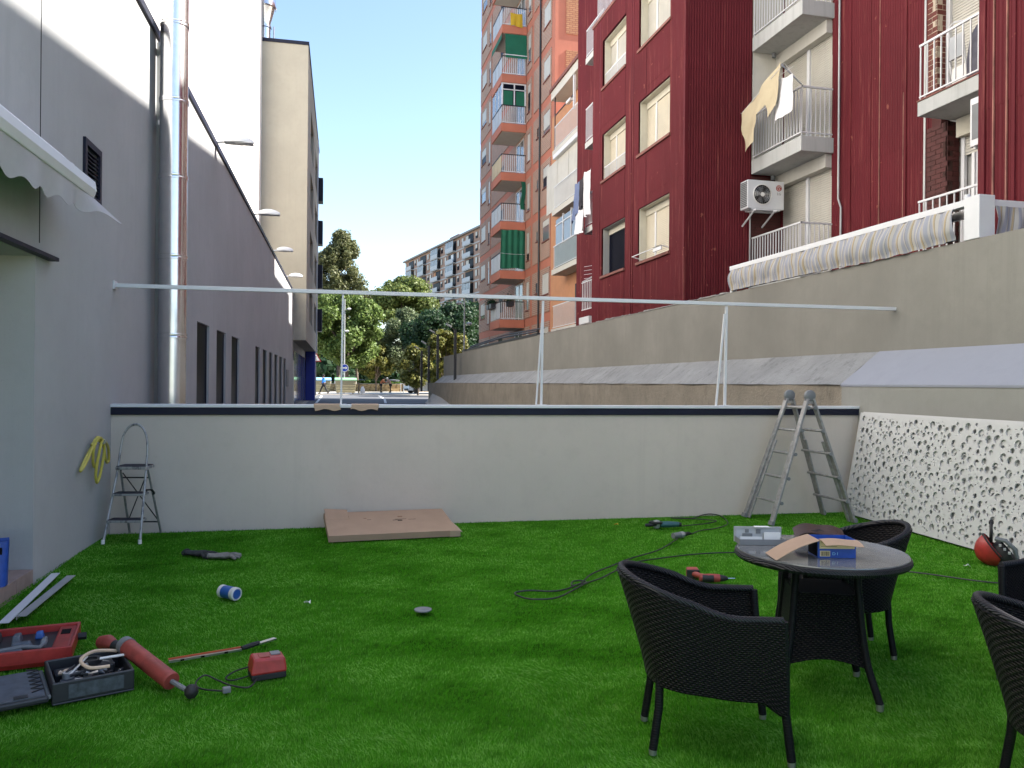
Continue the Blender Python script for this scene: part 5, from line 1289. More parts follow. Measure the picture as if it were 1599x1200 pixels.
cD = dup(C0, (4.22, 3.51, 0), R(193), 'black rattan armchair of which only one arm end shows at the right edge')
lbq = MB().box(-.012,.012,-.003,.003,-.03,0).build('care_label', 'paper_white', cB, loc=(.0,-.24,.31))

TA = thing('rattan_table', 'round black rattan table with grey glass top', 'table', (2.57, 3.71, 0), R(-24))
TA_ = TA
MB().lathe([(.0,.684),(.40,.684),(.43,.690),(.441,.705),(.437,.722),(.428,.7265)], 64).build('top_rim', 'rattan_rim', TA)
MB().lathe([(.0,.7265),(.426,.7268),(.428,.729),(.426,.7345),(.0,.735)], 64).build('glass_top', 'table_glass', TA)
hw = lambda z: lerp(.188, .142, ((z-.2)/.48)**.7) if z > .2 else lerp(.243, .188, z/.2)
for k in range(4):
    a = k*PI/2; rot = Matrix.Rotation(a, 3, 'Z')
    def side(u, v):
        z = lerp(.185+.035*math.sin(PI*u), .545, v); h = hw(z); return rot @ Vector((h+.008, lerp(-h, h, u), z))
    MB().grid(side, 14, 12, .012, lambda u, v: (u*.36, v*.36)).build('side_panel', 'rattan', TA)
    MB().grid(lambda u, v: rot @ Vector((hw(lerp(.64,.684,v))+.008, lerp(-.15,.15,u), lerp(.64,.684,v))), 8, 2, .012, lambda u, v: (u*.3, v*.045)).build('top_apron', 'rattan', TA)
    lg = MB().tube([rot @ Vector((hw(z)+.004, hw(z)+.004, z)) for z in (.684,.6,.5,.4,.3,.2,.12,.03)], .019, 10).build('leg', 'rattan_leg', TA)
    p = rot @ Vector((hw(.03)+.004, hw(.03)+.004, 0)); MB().tube([p, p+Vector((0,0,.033))], [.0165,.0195], 10).build('foot_tip', 'aluminium', lg)
box('shelf', 'black_gap', TA, -.145, .145, -.145, .145, .525, .545)
box('inner_box', 'ink_black', TA, -.13, .13, -.13, .13, .2, .52)

# on the table
t = thing('plastic_case', 'clear grey plastic case with white papers on the back left of the table', 'case', (2.345, 3.93, .736), R(-15))
MB().box(-.125,.125,-.05,.05,0,.006).box(-.125,.125,-.05,-.046,.006,.03).box(-.125,-.121,-.046,.05,.006,.03).box(.121,.125,-.046,.05,.006,.03).build('tray', 'grey_plastic', t)
MB().box(-.125,.125,.052,.056,.0,.078).build('lid', 'pale_panel', t); MB().box(-.13,.13,.048,.060,.072,.082).box(-.13,-.118,.048,.06,0,.072).box(.118,.13,.048,.06,0,.072).build('lid_frame', 'galvanised', t)
for a, b, c, d in ((-.085,-.03,.02,.045),(-.01,.015,.045,.068),(-.07,-.05,.05,.068)): MB().box(a,b,.046,.051,c,d).build('print', 'grey_plastic', t)
MB().box(.03,.12,.03,.036,.012,.055).build('paper', 'paper_white', t); MB().box(-.1,.02,.03,.034,.012,.03).build('paper', 'paper_white', t); MB().box(-.02,.06,.03,.062,.0825,.085).build('paper', 'paper_white', t)
BX = thing('open_box', 'open blue and cream cardboard box with brown flaps on the table', 'box', (2.53, 3.52, .736), R(-14))
BX.scale = (1.15, 1.1, 1.0)
MB().box(-.083,.083,-.003,0,0,.092).box(-.083,.083,.117,.12,0,.092).box(-.083,-.08,0,.117,0,.092).box(.08,.083,0,.117,0,.092).box(-.08,.08,0,.117,0,.003).build('carton', 'blue_print', BX)
box('cream_label', 'cream_print', BX, -.076, .077, -.0045, -.0031, .047, .088); box('side_print', 'ink_black', BX, -.0845, -.0831, .006, .115, .006, .086)
bc = box('barcode_label', 'cream_print', BX, -.074, -.03, -.0048, -.0032, .008, .036); x = -.070
for wv in (2,1,3,1,1,2,1,3,2,1,2,1): MB().box(x, x+wv*.0009, -.0056, -.0049, .011, .033).build('stripe', 'ink_black', bc); x += wv*.0009+.0017
text('D I', .02, 'cyan_print', 'lettering', BX, Matrix.Translation((-.008,-.0042,.021)) @ Matrix.Rotation(R(90), 4, 'X'), .0006)
for zz in (.058,.079): box('rule', 'ink_black', BX, -.07, .0, -.0052, -.0046, zz, zz+.0016)
MB().grid(lambda u, v: (-.084-.205*v, lerp(-.03,.13,u)-.05*v, .094-.09*v+.012*math.sin(PI*v)), 6, 8, .003).build('flap', 'cardboard', BX)
MB().grid(lambda u, v: (lerp(-.08,.085,u)+.012*v, -.002-.055*v, .093-.022*v*v+.004*math.sin(u*5)), 8, 4, .003).build('flap', 'cardboard', BX)
LP = thing('leather_pouch', 'crumpled brown leather tool pouch behind the open box', 'pouch', (2.66, 3.86, .736), R(-25))
def lp(u, v):
    a = 2*PI*u; w_ = math.sin(PI*(.06+.94*v)*.55+.0)*(1-.96*v**5) if v < 1 else .0
    return (.155*w_*math.cos(a)*(1+.12*mnoise.noise((math.cos(a)*2, math.sin(a)*2, v*2))), .075*w_*math.sin(a), .075*v+.012*mnoise.noise((math.cos(a)*3, math.sin(a)*3, v*3))*v)
MB().grid(lp, 30, 12).build('pouch_body', 'black_rubber', LP)
MB().grid(lambda u, v: (lerp(-.13,.13,u), lerp(-.07,.06,v)+.02*math.sin(u*4), .07+.03*math.sin(PI*u)-.03*(1-v)+.008*math.sin(u*9)), 14, 6, .004).build('flap', 'leather', LP)
MB().tube(spline([(.1,.0,.03),(.14,.01,.02),(.18,.02,.01),(.21,.02,.007)], 6), .005, 6).build('strap', 'white_fabric', LP)

# ------------------------------------------------------------------ ladders
LD = thing('folding_ladder', 'aluminium multi position ladder standing open against the low wall', 'ladder', (5.58, 8.5, 0))
def rail(a, b, wd, hh, nm='rail', mt='alu_old'): MB().bar(a, b, wd, hh, (0,1,0)).build(nm, mt, LD, .006)
TOPZ = 1.455
for sx in (-1, 1):
    for sy, yb, yt in ((-1, -.30, -.21), (1, .30, .21)):
        rail((sx*.545, yb, .0), (sx*.035, yt, TOPZ), .030, .07)
        rail((sx*.52, yb*.80, .0), (sx*.20, yt*.86, .95), .022, .05, 'inner_rail')
        MB().bar((sx*.552, yb, .001), (sx*.538, yb, .045), .036, .078, (0,1,0)).build('rubber_foot', 'grey_plastic', LD)
    for i, z in enumerate((.25, .53, .81, 1.08, 1.35)):
        f = z/TOPZ; x = sx*lerp(.545, .035, f)-sx*.03; y = lerp(.30, .21, f)+.035
        rg = MB().tube([(x, -y, z), (x, y, z)], .0165, 8).build('rung', 'alu_old', LD)
        MB().lathe([(.0,-.012),(.021,-.012),(.021,.012),(.0,.012)], 8, (x, -y+.002, z), 'Y').build('rung_cap', 'grey_plastic', rg)
for sy in (-.21, .21):
    MB().lathe([(.0,-.028),(.055,-.028),(.068,-.018),(.068,.018),(.055,.028),(.0,.028)], 20, (0, sy, TOPZ+.035), 'Y').build('hinge', 'grey_plastic', LD)
    MB().box(-.06,.06,sy-.02,sy+.02,TOPZ-.06,TOPZ+.02).build('hinge_plate', 'steel_dull', LD)
SL = thing('step_ladder', 'paint splashed step ladder with hoop handle in the left corner', 'ladder', (-1.87, 8.7, 0), R(-9))
fl_ = lambda f, s_: Vector((s_*lerp(.175,.138,f), lerp(-.25,-.0,f), lerp(0,.72,f)))
hp = [Vector((-.138,.0,.72)), Vector((-.132,.04,.90)), Vector((-.115,.06,1.03)), Vector((-.07,.072,1.12)), Vector((0,.078,1.155)), Vector((.07,.072,1.12)), Vector((.115,.06,1.03)), Vector((.132,.04,.90)), Vector((.138,.0,.72))]
MB().tube(spline(hp, 5), .012, 8).build('hoop_handle', 'worn_alu', SL)
for s_ in (-1, 1):
    lg = MB().tube([fl_(0, s_), fl_(1, s_)], .0135, 8).build('front_leg', 'worn_alu', SL); MB().lathe([(.0,0),(.018,0),(.018,.04)], 8, tuple(fl_(0, s_))).build('foot', 'white_plastic', lg)
    MB().tube([(s_*.135,.05,.69),(s_*.16,.36,0)], .012, 8).build('rear_leg', 'alu_old', SL)
for f in (.29, .64):
    p = fl_(f, 1); st = MB().box(-p.x, p.x, p.y-.03, p.y+.13, p.z-.012, p.z+.012).build('step', 'worn_alu', SL, .004); MB().box(-p.x+.01, p.x-.01, p.y-.02, p.y+.12, p.z+.0125, p.z+.017).build('tread', 'navy_metal', st)
st = MB().box(-.15,.15,-.05,.19,.705,.735).build('platform', 'worn_alu', SL, .004); MB().box(-.14,.14,-.04,.18,.7355,.741).build('tread', 'navy_metal', st)
MB().tube([(-.14,.09,.61),(.14,.09,.61)], .008, 6).tube([(-.155,.31,.12),(.155,.31,.12)], .008, 6).build('cross_bar', 'black_rubber', SL)
for a, b in (((-.12,.07,.66),(.15,.30,.14)),((.12,.07,.66),(-.15,.30,.14))): MB().tube([a, b], .006, 6).build('brace_rod', 'black_rubber', SL)
MB().tube(spline([(.15,-.08,.5),(.19,-.02,.5),(.2,.05,.46),(.17,.1,.44)], 4), .01, 6).build('hook', 'black_rubber', SL)

# yellow hose on the wall
HS = thing('garden_hose', 'coiled yellow hose hanging on the grey wall', 'hose', (-2.18, 9.15, 0), -TH)
def hz(pts): return spline([(x, y, z) for y, z, x in pts], 7)
MB().tube(hz([(-.74,1.00,.05),(-.95,.90,.05),(-1.12,.79,.045),(-1.14,.77,.05),(-1.02,.85,.065),(-.86,.97,.07),(-.74,1.02,.08),(-.62,.98,.07),(-.66,.83,.06),(-.74,.76,.055),(-.82,.82,.06),(-.86,.94,.075),(-.80,1.03,.09),(-.66,1.03,.09),(-.5,.93,.07),(-.38,.80,.055),(-.30,.76,.05),(-.27,.80,.055),(-.36,.92,.07),(-.52,.99,.085),(-.68,1.0,.10),(-.78,.86,.095),(-.80,.70,.08),(-.74,.61,.075),(-.66,.68,.08),(-.60,.86,.095),(-.62,.97,.1),(-.74,1.05,.08),(-.86,.98,.06)]), .0135, 8).build('hose', 'yellow_hose', HS)
MB().tube([(0,-.70,.985),(.12,-.70,.985),(.13,-.70,1.02)], .009, 6).build('hook', 'galvanised', HS); MB().tube([(.09,-.62,1.0),(.09,-.55,.985)], [.02,.016], 8).build('connector', 'galvanised', HS)

# ------------------------------------------------------------------ perforated panels leaning on the right wall
def perforated():
    W_, H_ = 3.3, 1.27; rr = random.Random(21); hs = []; cell = {}
    def ok(x, y, r_):
        ci, cj = int(x/.1), int(y/.1)
        for i in range(ci-1, ci+2):
            for j in range(cj-1, cj+2):
                for (a, b, c) in cell.get((i, j), ()):
                    if (a-x)**2+(b-y)**2 < (c+r_+.009)**2: return False
        return True
    for rad, tries in (((.033,.044), 560), ((.023,.030), 620), ((.014,.019), 900), ((.006,.009), 1100)):
        for _ in range(tries):
            r_ = rr.uniform(*rad); x, y = rr.uniform(.03+r_, W_-.03-r_), rr.uniform(.02+r_, H_-.02-r_)
            if ok(x, y, r_):
                if rad[0] > .02 and len(hs) > 640: continue
                hs.append((x, y, r_)); cell.setdefault((int(x/.1), int(y/.1)), []).append((x, y, r_))
    cu = bpy.data.curves.new('perforated_panel', 'CURVE'); cu.dimensions = '2D'; cu.fill_mode = 'BOTH'; cu.extrude = .007
    def sp(pts):
        s = cu.splines.new('POLY'); s.points.add(len(pts)-1); s.points.foreach_set('co', [c for p in pts for c in (p[0], p[1], 0, 1)]); s.use_cyclic_u = True
    sp([(0,0),(W_,0),(W_,H_),(0,H_)])
    for x, y, r_ in hs:
        n = 16 if r_ > .02 else (12 if r_ > .012 else 8); sp([(x+r_*math.cos(2*PI*k/n), y+r_*math.sin(2*PI*k/n)) for k in range(n)])
    o = bpy.data.objects.new('tmp', cu); COL.objects.link(o); bpy.context.view_layer.update()
    me = bpy.data.meshes.new_from_object(o.evaluated_get(bpy.context.evaluated_depsgraph_get())); bpy.data.objects.remove(o)
    me.shade_flat(); me.materials.clear(); me.materials.append(M['screen_white']); return me
PM = perforated()
def lean_panel(o0, foot_r, toptilt):
    u = (Vector(foot_r)-Vector(o0)).normalized(); v = Vector(toptilt); v = (v-u*v.dot(u)).normalized(); n = u.cross(v)
    mt = Matrix((u, v, n)).transposed().to_4x4(); mt.translation = o0; return mt
pn = link('perforated_panel', PM); pn.matrix_world = lean_panel((6.43, 8.80, .012), (6.16, 5.4, .012), (.225, .0, 1.23)); tag(pn, 'white panel full of round holes, front one leaning on the right wall', 'panel', 'perforated panels leaning on the wall')
p2 = link('perforated_panel', PM); p2.matrix_world = lean_panel((6.43, 8.80, .012), (6.16, 5.4, .012), (.225, .0, 1.23)) @ Matrix.Translation((3.255, .018, -.019)) @ Matrix.Rotation(PI, 4, 'Y'); tag(p2, 'white perforated panel tucked behind the front one, its edge showing above', 'panel', 'perforated panels leaning on the wall')
p3 = MB().box(0,3.3,0,1.27,-.008,.008).build('backing_board', 'screen_white'); p3.matrix_world = lean_panel((6.43, 8.80, .012), (6.16, 5.4, .012), (.225, .0, 1.23)) @ Matrix.Translation((-.02, .03, -.040)); tag(p3, 'plain white board hindmost in the stack of perforated panels', 'board')

# welding helmet
WH = thing('welding_helmet', 'red and black welding helmet lying in front of the perforated panel', 'helmet', (5.93, 5.98, .005), R(-45))
def shell(u, v):
    a = lerp(-1.25, 1.25, u)*1.2; b = lerp(0, PI*.96, v)
    return (-.12+.30*v-.05*math.cos(a), .135*math.sin(a)*(.75+.25*math.sin(b)), .012+.0*u+.15*(1-math.cos(a))*.55+ .02+.10*math.sin(b)*0)
def hshell(u, v):
    th = lerp(0.02, PI*.52, v); ph = 2*PI*u; d = Vector((-math.cos(th)*.17, math.sin(th)*math.cos(ph)*.135, math.sin(th)*math.sin(ph)*.15))
    return Matrix.Rotation(R(-38), 3, 'Y') @ d+Vector((.0, 0, .145))
MB().grid(hshell, 28, 12, .005).build('shell', 'red_plastic', WH)
ring = [Matrix.Rotation(R(-38), 3, 'Y') @ Vector((.0, .137*math.cos(a), .152*math.sin(a)))+Vector((.0,0,.145)) for a in [2*PI*k/28 for k in range(28)]]
MB().tube(ring, .009, 6, closed=True).build('edge', 'black_rubber', WH)
MB().lathe([(.0,.0),(.125,.0)], 20, (0,0,0), 'X').build('visor', 'visor', WH, loc=(-.03,0,.125), rot=(0, R(-38), 0))
MB().tube([Vector((-.03+.0*k, .085*math.cos(a), .29+.085*math.sin(a))) for k, a in enumerate([2*PI*k/24 for k in range(24)])], .014, 7, closed=True).build('head_band', 'black_rubber', WH)
MB().tube([(-.03,-.02,.37),(-.03,.02,.385)], .02, 6).build('ratchet_knob', 'black_rubber', WH)
MB().grid(lambda u, v: Vector((.085, -.01, -.012))+.86*Vector(hshell(u, v))+Vector((.02*v, 0, .01)), 24, 10, .004).build('inner_liner', 'black_rubber', WH)
for k in range(3): MB().box(.03+.035*k,.05+.035*k,-.155,-.10,.19-.03*k,.205-.03*k).build('strap', 'galvanised', WH)
MB().tube([(.0,-.1,.25),(.08,-.11,.24),(.15,-.09,.17),(.17,-.04,.08)], .02, 8).build('side_frame', 'grey_plastic', WH)

# ------------------------------------------------------------------ cables and power tools
def cable(label, pts, r_=.0065, z=.011):
    o = MB().tube(spline([(x, y, z+(.004 if i % 3 == 1 else 0)) for i, (x, y) in enumerate(pts)], 8), r_, 6).build('extension_cable', 'cable_black'); return tag(o, label, 'cable', None)
cable('black extension cable looping over the lawn left of the front chair', [(3.98,6.84),(3.84,6.86),(3.52,6.89),(3.16,6.82),(2.71,6.64),(2.43,6.38),(2.25,6.19),(2.05,6.02),(1.93,5.9),(1.74,5.70),(1.60,5.64),(1.48,5.70),(1.43,5.86),(1.55,5.9),(1.72,5.86),(1.85,5.9),(1.98,6.0),(2.07,6.06),(2.05,6.13),(1.97,6.10),(1.93,6.0),(2.02,6.05),(2.2,6.31),(2.47,6.57),(2.75,6.82),(3.16,7.11),(3.53,7.54),(3.62,7.66)])
cable('black grinder cable curling near the low wall', [(3.80,7.80),(3.87,7.83),(4.04,7.99),(4.29,8.09),(4.52,8.28),(4.66,8.56),(4.74,8.85),(4.68,8.98),(4.55,8.95),(4.38,8.80),(4.28,8.72),(4.18,8.80),(4.08,8.84),(4.12,8.76),(4.30,8.72),(4.45,8.62),(4.5,8.5),(4.30,8.38),(4.0,8.3),(3.88,8.24)])
cable('black cable running from under the table to the right', [(3.9,6.84),(4.3,6.6),(4.66,6.15),(4.82,5.97),(5.02,5.75),(5.21,5.53),(5.39,5.37),(5.7,5.2)])
GR = thing('angle_grinder', 'black and teal angle grinder lying near the low wall', 'grinder', (3.70, 8.25, .045), R(-10))
MB().tube([(-.02,0,0),(.06,0,0),(.14,0,.0),(.19,0,0)], [.034,.036,.032,.028], 12).build('motor_body', 'teal_panel', GR); MB().tube([(.17,0,0),(.22,0,0)], [.03,.02], 10).build('end_cap', 'black_rubber', GR)
MB().lathe([(.0,-.05),(.03,-.05),(.042,-.02),(.036,.03),(.0,.04)], 14, (-.06,0,.01)).build('gear_head', 'galvanised', GR)
MB().lathe([(.0,-.062),(.075,-.062),(.078,-.045),(.03,-.04)], 20, (-.07,0,.075)).build('guard', 'black_rubber', GR)
MB().tube([(-.07,-.03,.0),(-.16,-.05,.0),(-.20,-.05,.0)], [.014,.02,.016], 9).build('side_handle', 'black_rubber', GR)
SK = thing('cable_socket', 'dark cable coupling with plug on the lawn', 'socket', (3.70, 7.72, .03), R(20))
MB().tube([(-.14,0,0),(-.03,0,0),(.02,0,.0)], [.03,.032,.026], 12).build('coupling', 'grey_plastic', SK); MB().tube([(.02,0,0),(.09,.01,0),(.15,.02,-.01)], [.024,.02,.01], 10).build('plug', 'black_rubber', SK); MB().lathe([(.0,-.02),(.033,-.02),(.033,.02),(.0,.02)], 14, (-.02,0,0), 'X').build('collar', 'galvanised', SK)
DRl = thing('cordless_drill', 'red cordless drill lying on the lawn behind the front chair', 'drill', (3.08, 5.97, 0), R(-18))
MB().box(-.155,-.06,.02,.12,.005,.085).build('battery', 'red_worn', DRl, .012); MB().box(-.16,-.055,.015,.04,.01,.08).build('battery_base', 'black_rubber', DRl, .006)
MB().tube([(-.10,.03,.045),(-.06,-.02,.042),(-.02,-.055,.04)], [.026,.022,.026], 10).build('grip', 'red_worn', DRl)
MB().tube([(-.07,-.07,.037),(.0,-.065,.037),(.09,-.06,.037)], [.03,.036,.033], 12).build('motor_body', 'red_worn', DRl); MB().tube([(-.05,-.075,.036),(.04,-.075,.036)], .031, 10).build('side_cover', 'black_rubber', DRl)
MB().tube([(.09,-.06,.037),(.12,-.06,.037),(.155,-.058,.037)], [.03,.026,.015], 12).build('chuck', 'black_rubber', DRl); MB().tube([(.155,-.058,.037),(.215,-.055,.037)], .004, 6).build('bit', 'steel', DRl)
BC = thing('battery_charger', 'red battery charger with black base and curled cord on the lawn', 'charger', (-.285, 4.52, .0), R(14))
MB().hexa([(-.095,-.075,.03),(.095,-.075,.03),(.095,.075,.03),(-.095,.075,.03)], [(-.08,-.06,.115),(.088,-.06,.105),(.088,.06,.105),(-.08,.06,.115)]).build('housing', 'red_plastic', BC, .012); MB().box(-.09,.09,-.07,.07,.0,.031).build('base', 'black_rubber', BC, .004)
MB().box(-.045,.01,-.04,.03,.112,.1165).build('slot', 'red_worn', BC); MB().box(.02,.07,-.01,.045,.108,.114).build('terminal', 'grey_plastic', BC)
MB().tube(spline([(-.09,.03,.05),(-.16,.05,.03),(-.21,.02,.012),(-.18,-.03,.012),(-.09,.0,.012)], 6), .0045, 6).tube(spline([(-.06,-.07,.02),(-.12,-.16,.01),(-.2,-.1,.012),(-.25,.0,.012),(-.31,.06,.03),(-.36,.02,.012),(-.34,-.08,.01),(-.24,-.16,.01)], 7), .0045, 6).build('cord', 'black_rubber', BC); MB().box(-.25,-.21,-.18,-.145,.002,.03).build('plug', 'grey_plastic', BC, .005)

# ------------------------------------------------------------------ things on the left
RC = thing('red_tool_case', 'open red tool case with dark tray at the left edge', 'tool case', (-1.775, 5.10, .0), R(10))
m = MB(); L_, W2, Hh = .375, .25, .105
m.hexa([(-L_+.02,-W2+.02,.0),(L_-.02,-W2+.02,.0),(L_-.02,W2-.02,.0),(-L_+.02,W2-.02,.0)], [(-L_+.01,-W2+.01,.03),(L_-.01,-W2+.01,.03),(L_-.01,W2-.01,.03),(-L_+.01,W2-.01,.03)])
m.box(-L_, L_, -W2, -W2+.018, .025, Hh); m.box(-L_, L_, W2-.018, W2, .025, Hh); m.box(-L_, -L_+.018, -W2+.018, W2-.018, .025, Hh); m.box(L_-.018, L_, -W2+.018, W2-.018, .025, Hh); m.build('case', 'red_plastic', RC, .006)
MB().box(L_-.11, L_-.019, -W2+.019, W2-.019, .03, .092).build('end_tray', 'red_plastic', RC, .01); MB().box(L_-.09, L_-.04, .05, .15, .0925, .094).build('hole', 'ink_black', RC)
MB().box(-L_+.019, L_-.112, -W2+.019, W2-.019, .03, .062).build('insert', 'dark_plastic', RC)
r_ = random.Random(4)
for (x, y, a, b, h_, mt) in ((-.2,.1,.10,.06,.05,'ink_black'),(-.05,.12,.06,.07,.055,'black_rubber'),(.06,.08,.05,.1,.05,'toolbox_grey'),(.17,.12,.05,.05,.045,'blue_plastic'),(.1,-.05,.12,.05,.04,'toolbox_grey'),(-.12,-.05,.1,.07,.05,'black_rubber'),(-.25,-.12,.1,.08,.03,'toolbox_grey'),(.05,-.16,.18,.04,.03,'toolbox_grey'),(.21,-.02,.035,.11,.04,'grey_plastic'),(-.15,.03,.05,.03,.055,'paper_white'),(-.3,.16,.05,.05,.06,'orange_red')):
    MB().hexa([(x-a/2,y-b/2,.062),(x+a/2,y-b/2,.062),(x+a/2,y+b/2,.062),(x-a/2,y+b/2,.062)], [(x-a*.35,y-b*.35,.062+h_),(x+a*.38,y-b*.35,.062+h_*.8),(x+a*.35,y+b*.4,.062+h_),(x-a*.35,y+b*.35,.062+h_*.9)]).build('tray_tool', mt, RC, .008)
MB().tube([(.0,-.12,.08),(.12,-.1,.085),(.2,-.13,.08),(.22,-.05,.082)], .012, 7).build('tray_handle', 'grey_plastic', RC); MB().tube([(L_,.08,.06),(L_+.045,.08,.06)], .022, 8).build('latch', 'black_rubber', RC)
BT = thing('black_tool_box', 'open black tool box with dusty lid folded flat beside the red case', 'tool box', (-.935, 4.44, .0), R(22))
m = MB().box(-.37,0,0,.016,.01,.11).box(-.37,0,.384,.40,.01,.11).box(-.37,-.354,.016,.384,.01,.11).box(-.016,0,.016,.384,.01,.11).box(-.37,0,0,.4,0,.012); m.build('base', 'dark_plastic', BT, .008)
MB().box(-.30,-.05,-.004,.0,.025,.092).build('front_scuffs', 'dusty_blue', BT)
ins = [(-.28,.3,.11,.1,.06,'dark_plastic'),(-.12,.29,.13,.12,.075,'black_rubber'),(-.27,.14,.1,.12,.05,'toolbox_grey'),(-.1,.12,.12,.1,.04,'dark_plastic'),(-.19,.21,.06,.05,.08,'black_rubber')]
for (x, y, a, b, h_, mt) in ins: MB().box(x-a/2,x+a/2,y-b/2,y+b/2,.0125,.0125+h_).build('compartment', mt, BT, .01)
MB().lathe([(.0,.0),(.05,.0),(.05,.02),(.03,.02),(.03,.01),(.0,.01)], 16, (-.16,.3,.09)).build('coil', 'black_rubber', BT)
MB().lathe([(.0,.0),(.028,.0),(.028,.03),(.0,.03)], 14, (-.28,.19,.065)).build('tin', 'galvanised', BT)
ld = MB().box(-.79,-.385,-.02,.42,.028,.06).build('lid', 'dark_plastic', BT, .01); MB().box(-.775,-.40,-.005,.405,.0605,.066).build('lid_inside', 'toolbox_grey', ld); 
for k in range(6): MB().bar((-.45,.06+.06*k,.068),(-.40,.09+.06*k,.068),.006,.006).bar((-.40,.09+.06*k,.068),(-.45,.12+.06*k,.068),.006,.006).build('rib', 'dark_plastic', ld)
MB().box(-.53,-.47,.0,.04,.066,.07).build('clip', 'dark_plastic', ld)
r_ = random.Random(12)
for k in range(22):
    x, y, z = r_.uniform(-.33,-.05), r_.uniform(.05,.35), r_.uniform(.06,.115); a = r_.uniform(0, 6.28); L_ = r_.uniform(.03,.09)
    d_ = Vector((math.cos(a), math.sin(a), r_.uniform(-.25,.25)))*L_
    q = Vector((x, y, z)); e = q+d_; e.x = max(-.345, min(-.025, e.x)); e.y = max(.025, min(.375, e.y))
    MB().tube([q, q.lerp(e, .5), e], [r_.uniform(.004,.014), r_.uniform(.004,.012), r_.uniform(.003,.009)], 7).build('tool', r_.choice(('black_rubber','dark_plastic','steel_dull','toolbox_grey','galvanised','tan_pipe','black_rubber')), BT)
MB().tube([(-.385,.0,.05),(-.385,.4,.05)], .012, 8).build('hinge', 'grey_plastic', BT)
SD_ = MB().tube(spline([(-1.08,4.70,.13),(-1.17,4.62,.16),(-1.21,4.52,.15),(-1.15,4.45,.13),(-1.06,4.47,.125)], 8), .009, 7).build('bent_tube', 'tan_pipe'); tag(SD_, 'bent cream tube sticking out of the black tool box', 'tube')
rod = MB().tube([(-1.25,4.48,.09),(-1.20,4.60,.14)], .005, 6).build('thin_rod', 'white_plastic'); tag(rod, 'thin pale rod leaning inside the black tool box', 'rod')
rod2 = MB().tube([(-1.14,4.60,.125),(-.97,4.66,.125)], .007, 6).build('white_pen', 'white_plastic'); tag(rod2, 'white stick lying across the black tool box', 'stick')
RG = thing('red_grip', 'small worn red handle lying behind the black tool box', 'handle', (-1.20, 5.03, .05), R(-35)); MB().tube([(-.06,0,.02),(.0,0,.03),(.04,0,.02)], [.038,.042,.03], 10).build('grip', 'red_worn', RG); MB().tube([(.04,0,.02),(.10,0,.0)], [.03,.024], 9).build('neck', 'black_rubber', RG)
CG = thing('red_pump', 'worn red cylinder pump with black plunger leaning on the black tool box', 'pump', (-1.03, 4.70, .0))
a = Vector((.0,.0,.150)); b = Vector((.275,-.30,.052)); d_ = (b-a).normalized()
MB().tube([a, b], .0455, 20).build('cylinder', 'red_worn', CG); MB().tube([a-d_*.03, a+d_*.012], [.045,.05], 18).build('end_cap', 'grey_plastic', CG); MB().tube([b, b+d_*.012], [.047,.044], 18).build('end_ring', 'red_worn', CG)
k1 = Vector((.385,-.42,.03)); MB().tube([b, k1], .0125, 8).build('plunger_rod', 'grey_plastic', CG)
MB().lathe([(.0,-.034),(.02,-.03),(.034,-.01),(.034,.012),(.02,.03),(.0,.034)], 14, (k1.x+.012, k1.y-.014, .036)).build('knob', 'black_rubber', CG)
SC_ = thing('long_scraper', 'long thin scraper with orange stripe and dark handle on the lawn', 'scraper', (-.55, 4.90, .012), R(19))
MB().box(-.30,.10,-.012,.014,.0,.012).build('blade', 'steel_dull', SC_); MB().box(-.30,.10,.010,.016,.012,.02).build('stripe', 'orange_red', SC_)
for x in (-.24,-.13,.0): MB().box(x,x+.02,-.0135,-.012,.001,.011).build('notch', 'ink_black', SC_)
MB().tube([(.10,0,.012),(.16,.02,.014),(.21,.035,.016)], [.013,.016,.014], 8).build('handle', 'black_rubber', SC_); MB().box(-.0,.13,-.016,.016,-.004,.006).build('end_blade', 'steel_dull', SC_, loc=(.2,.033,.01), rot=(0,0,R(22)))
def strip_bar(label, a, b, mt):
    a = Vector(a); b = Vector(b); o = MB(); d = (b-a).normalized(); s_ = Vector((-d.y, d.x, 0))
    o.bar(a, b, .062, .005); o.bar(a+s_*.029+Vector((0,0,-.012)), b+s_*.029+Vector((0,0,-.012)), .004, .022); return tag(o.build('metal_strip', mt), label, 'metal strip', 'metal strips on the lawn')
strip_bar('white metal strip lying nearest the doorway step', (-1.985,5.72,.035), (-2.10,7.13,.03), 'white_metal'); strip_bar('grey metal strip lying right of the white one', (-1.93,5.86,.035), (-1.955,7.02,.03), 'galvanised')
CN = thing('foam_can', 'blue can with white ends lying on the lawn', 'can', (-.66, 6.17, .046), R(-45))
MB().lathe([(.0,-.085),(.03,-.085),(.046,-.078),(.046,.078),(.03,.085)], 20, (0,0,0), 'X').build('body', 'blue_plastic', CN)
MB().lathe([(.0465,.045),(.0475,.05),(.0475,.083),(.038,.088),(.034,.078),(.0,.078)], 20, (0,0,0), 'X').build('front_end', 'tin_white', CN); MB().lathe([(.0,-.09),(.04,-.088),(.0475,-.08),(.0475,-.055),(.0465,-.05)], 20, (0,0,0), 'X').build('rear_end', 'tin_white', CN); MB().lathe([(.0,.082),(.014,.082),(.016,.07)], 12, (0,0,0), 'X').build('valve', 'grey_plastic', CN)
DK = thing('cutting_disc', 'small dark grinding disc lying alone on the lawn', 'disc', (.69, 5.52, .008)); MB().lathe([(.011,.010),(.06,.010),(.062,.016),(.060,.02),(.02,.020),(.011,.024)], 28).build('disc', 'grey_plastic', DK); MB().lathe([(.0,.016),(.011,.016)], 12).build('bore', 'ink_black', DK)
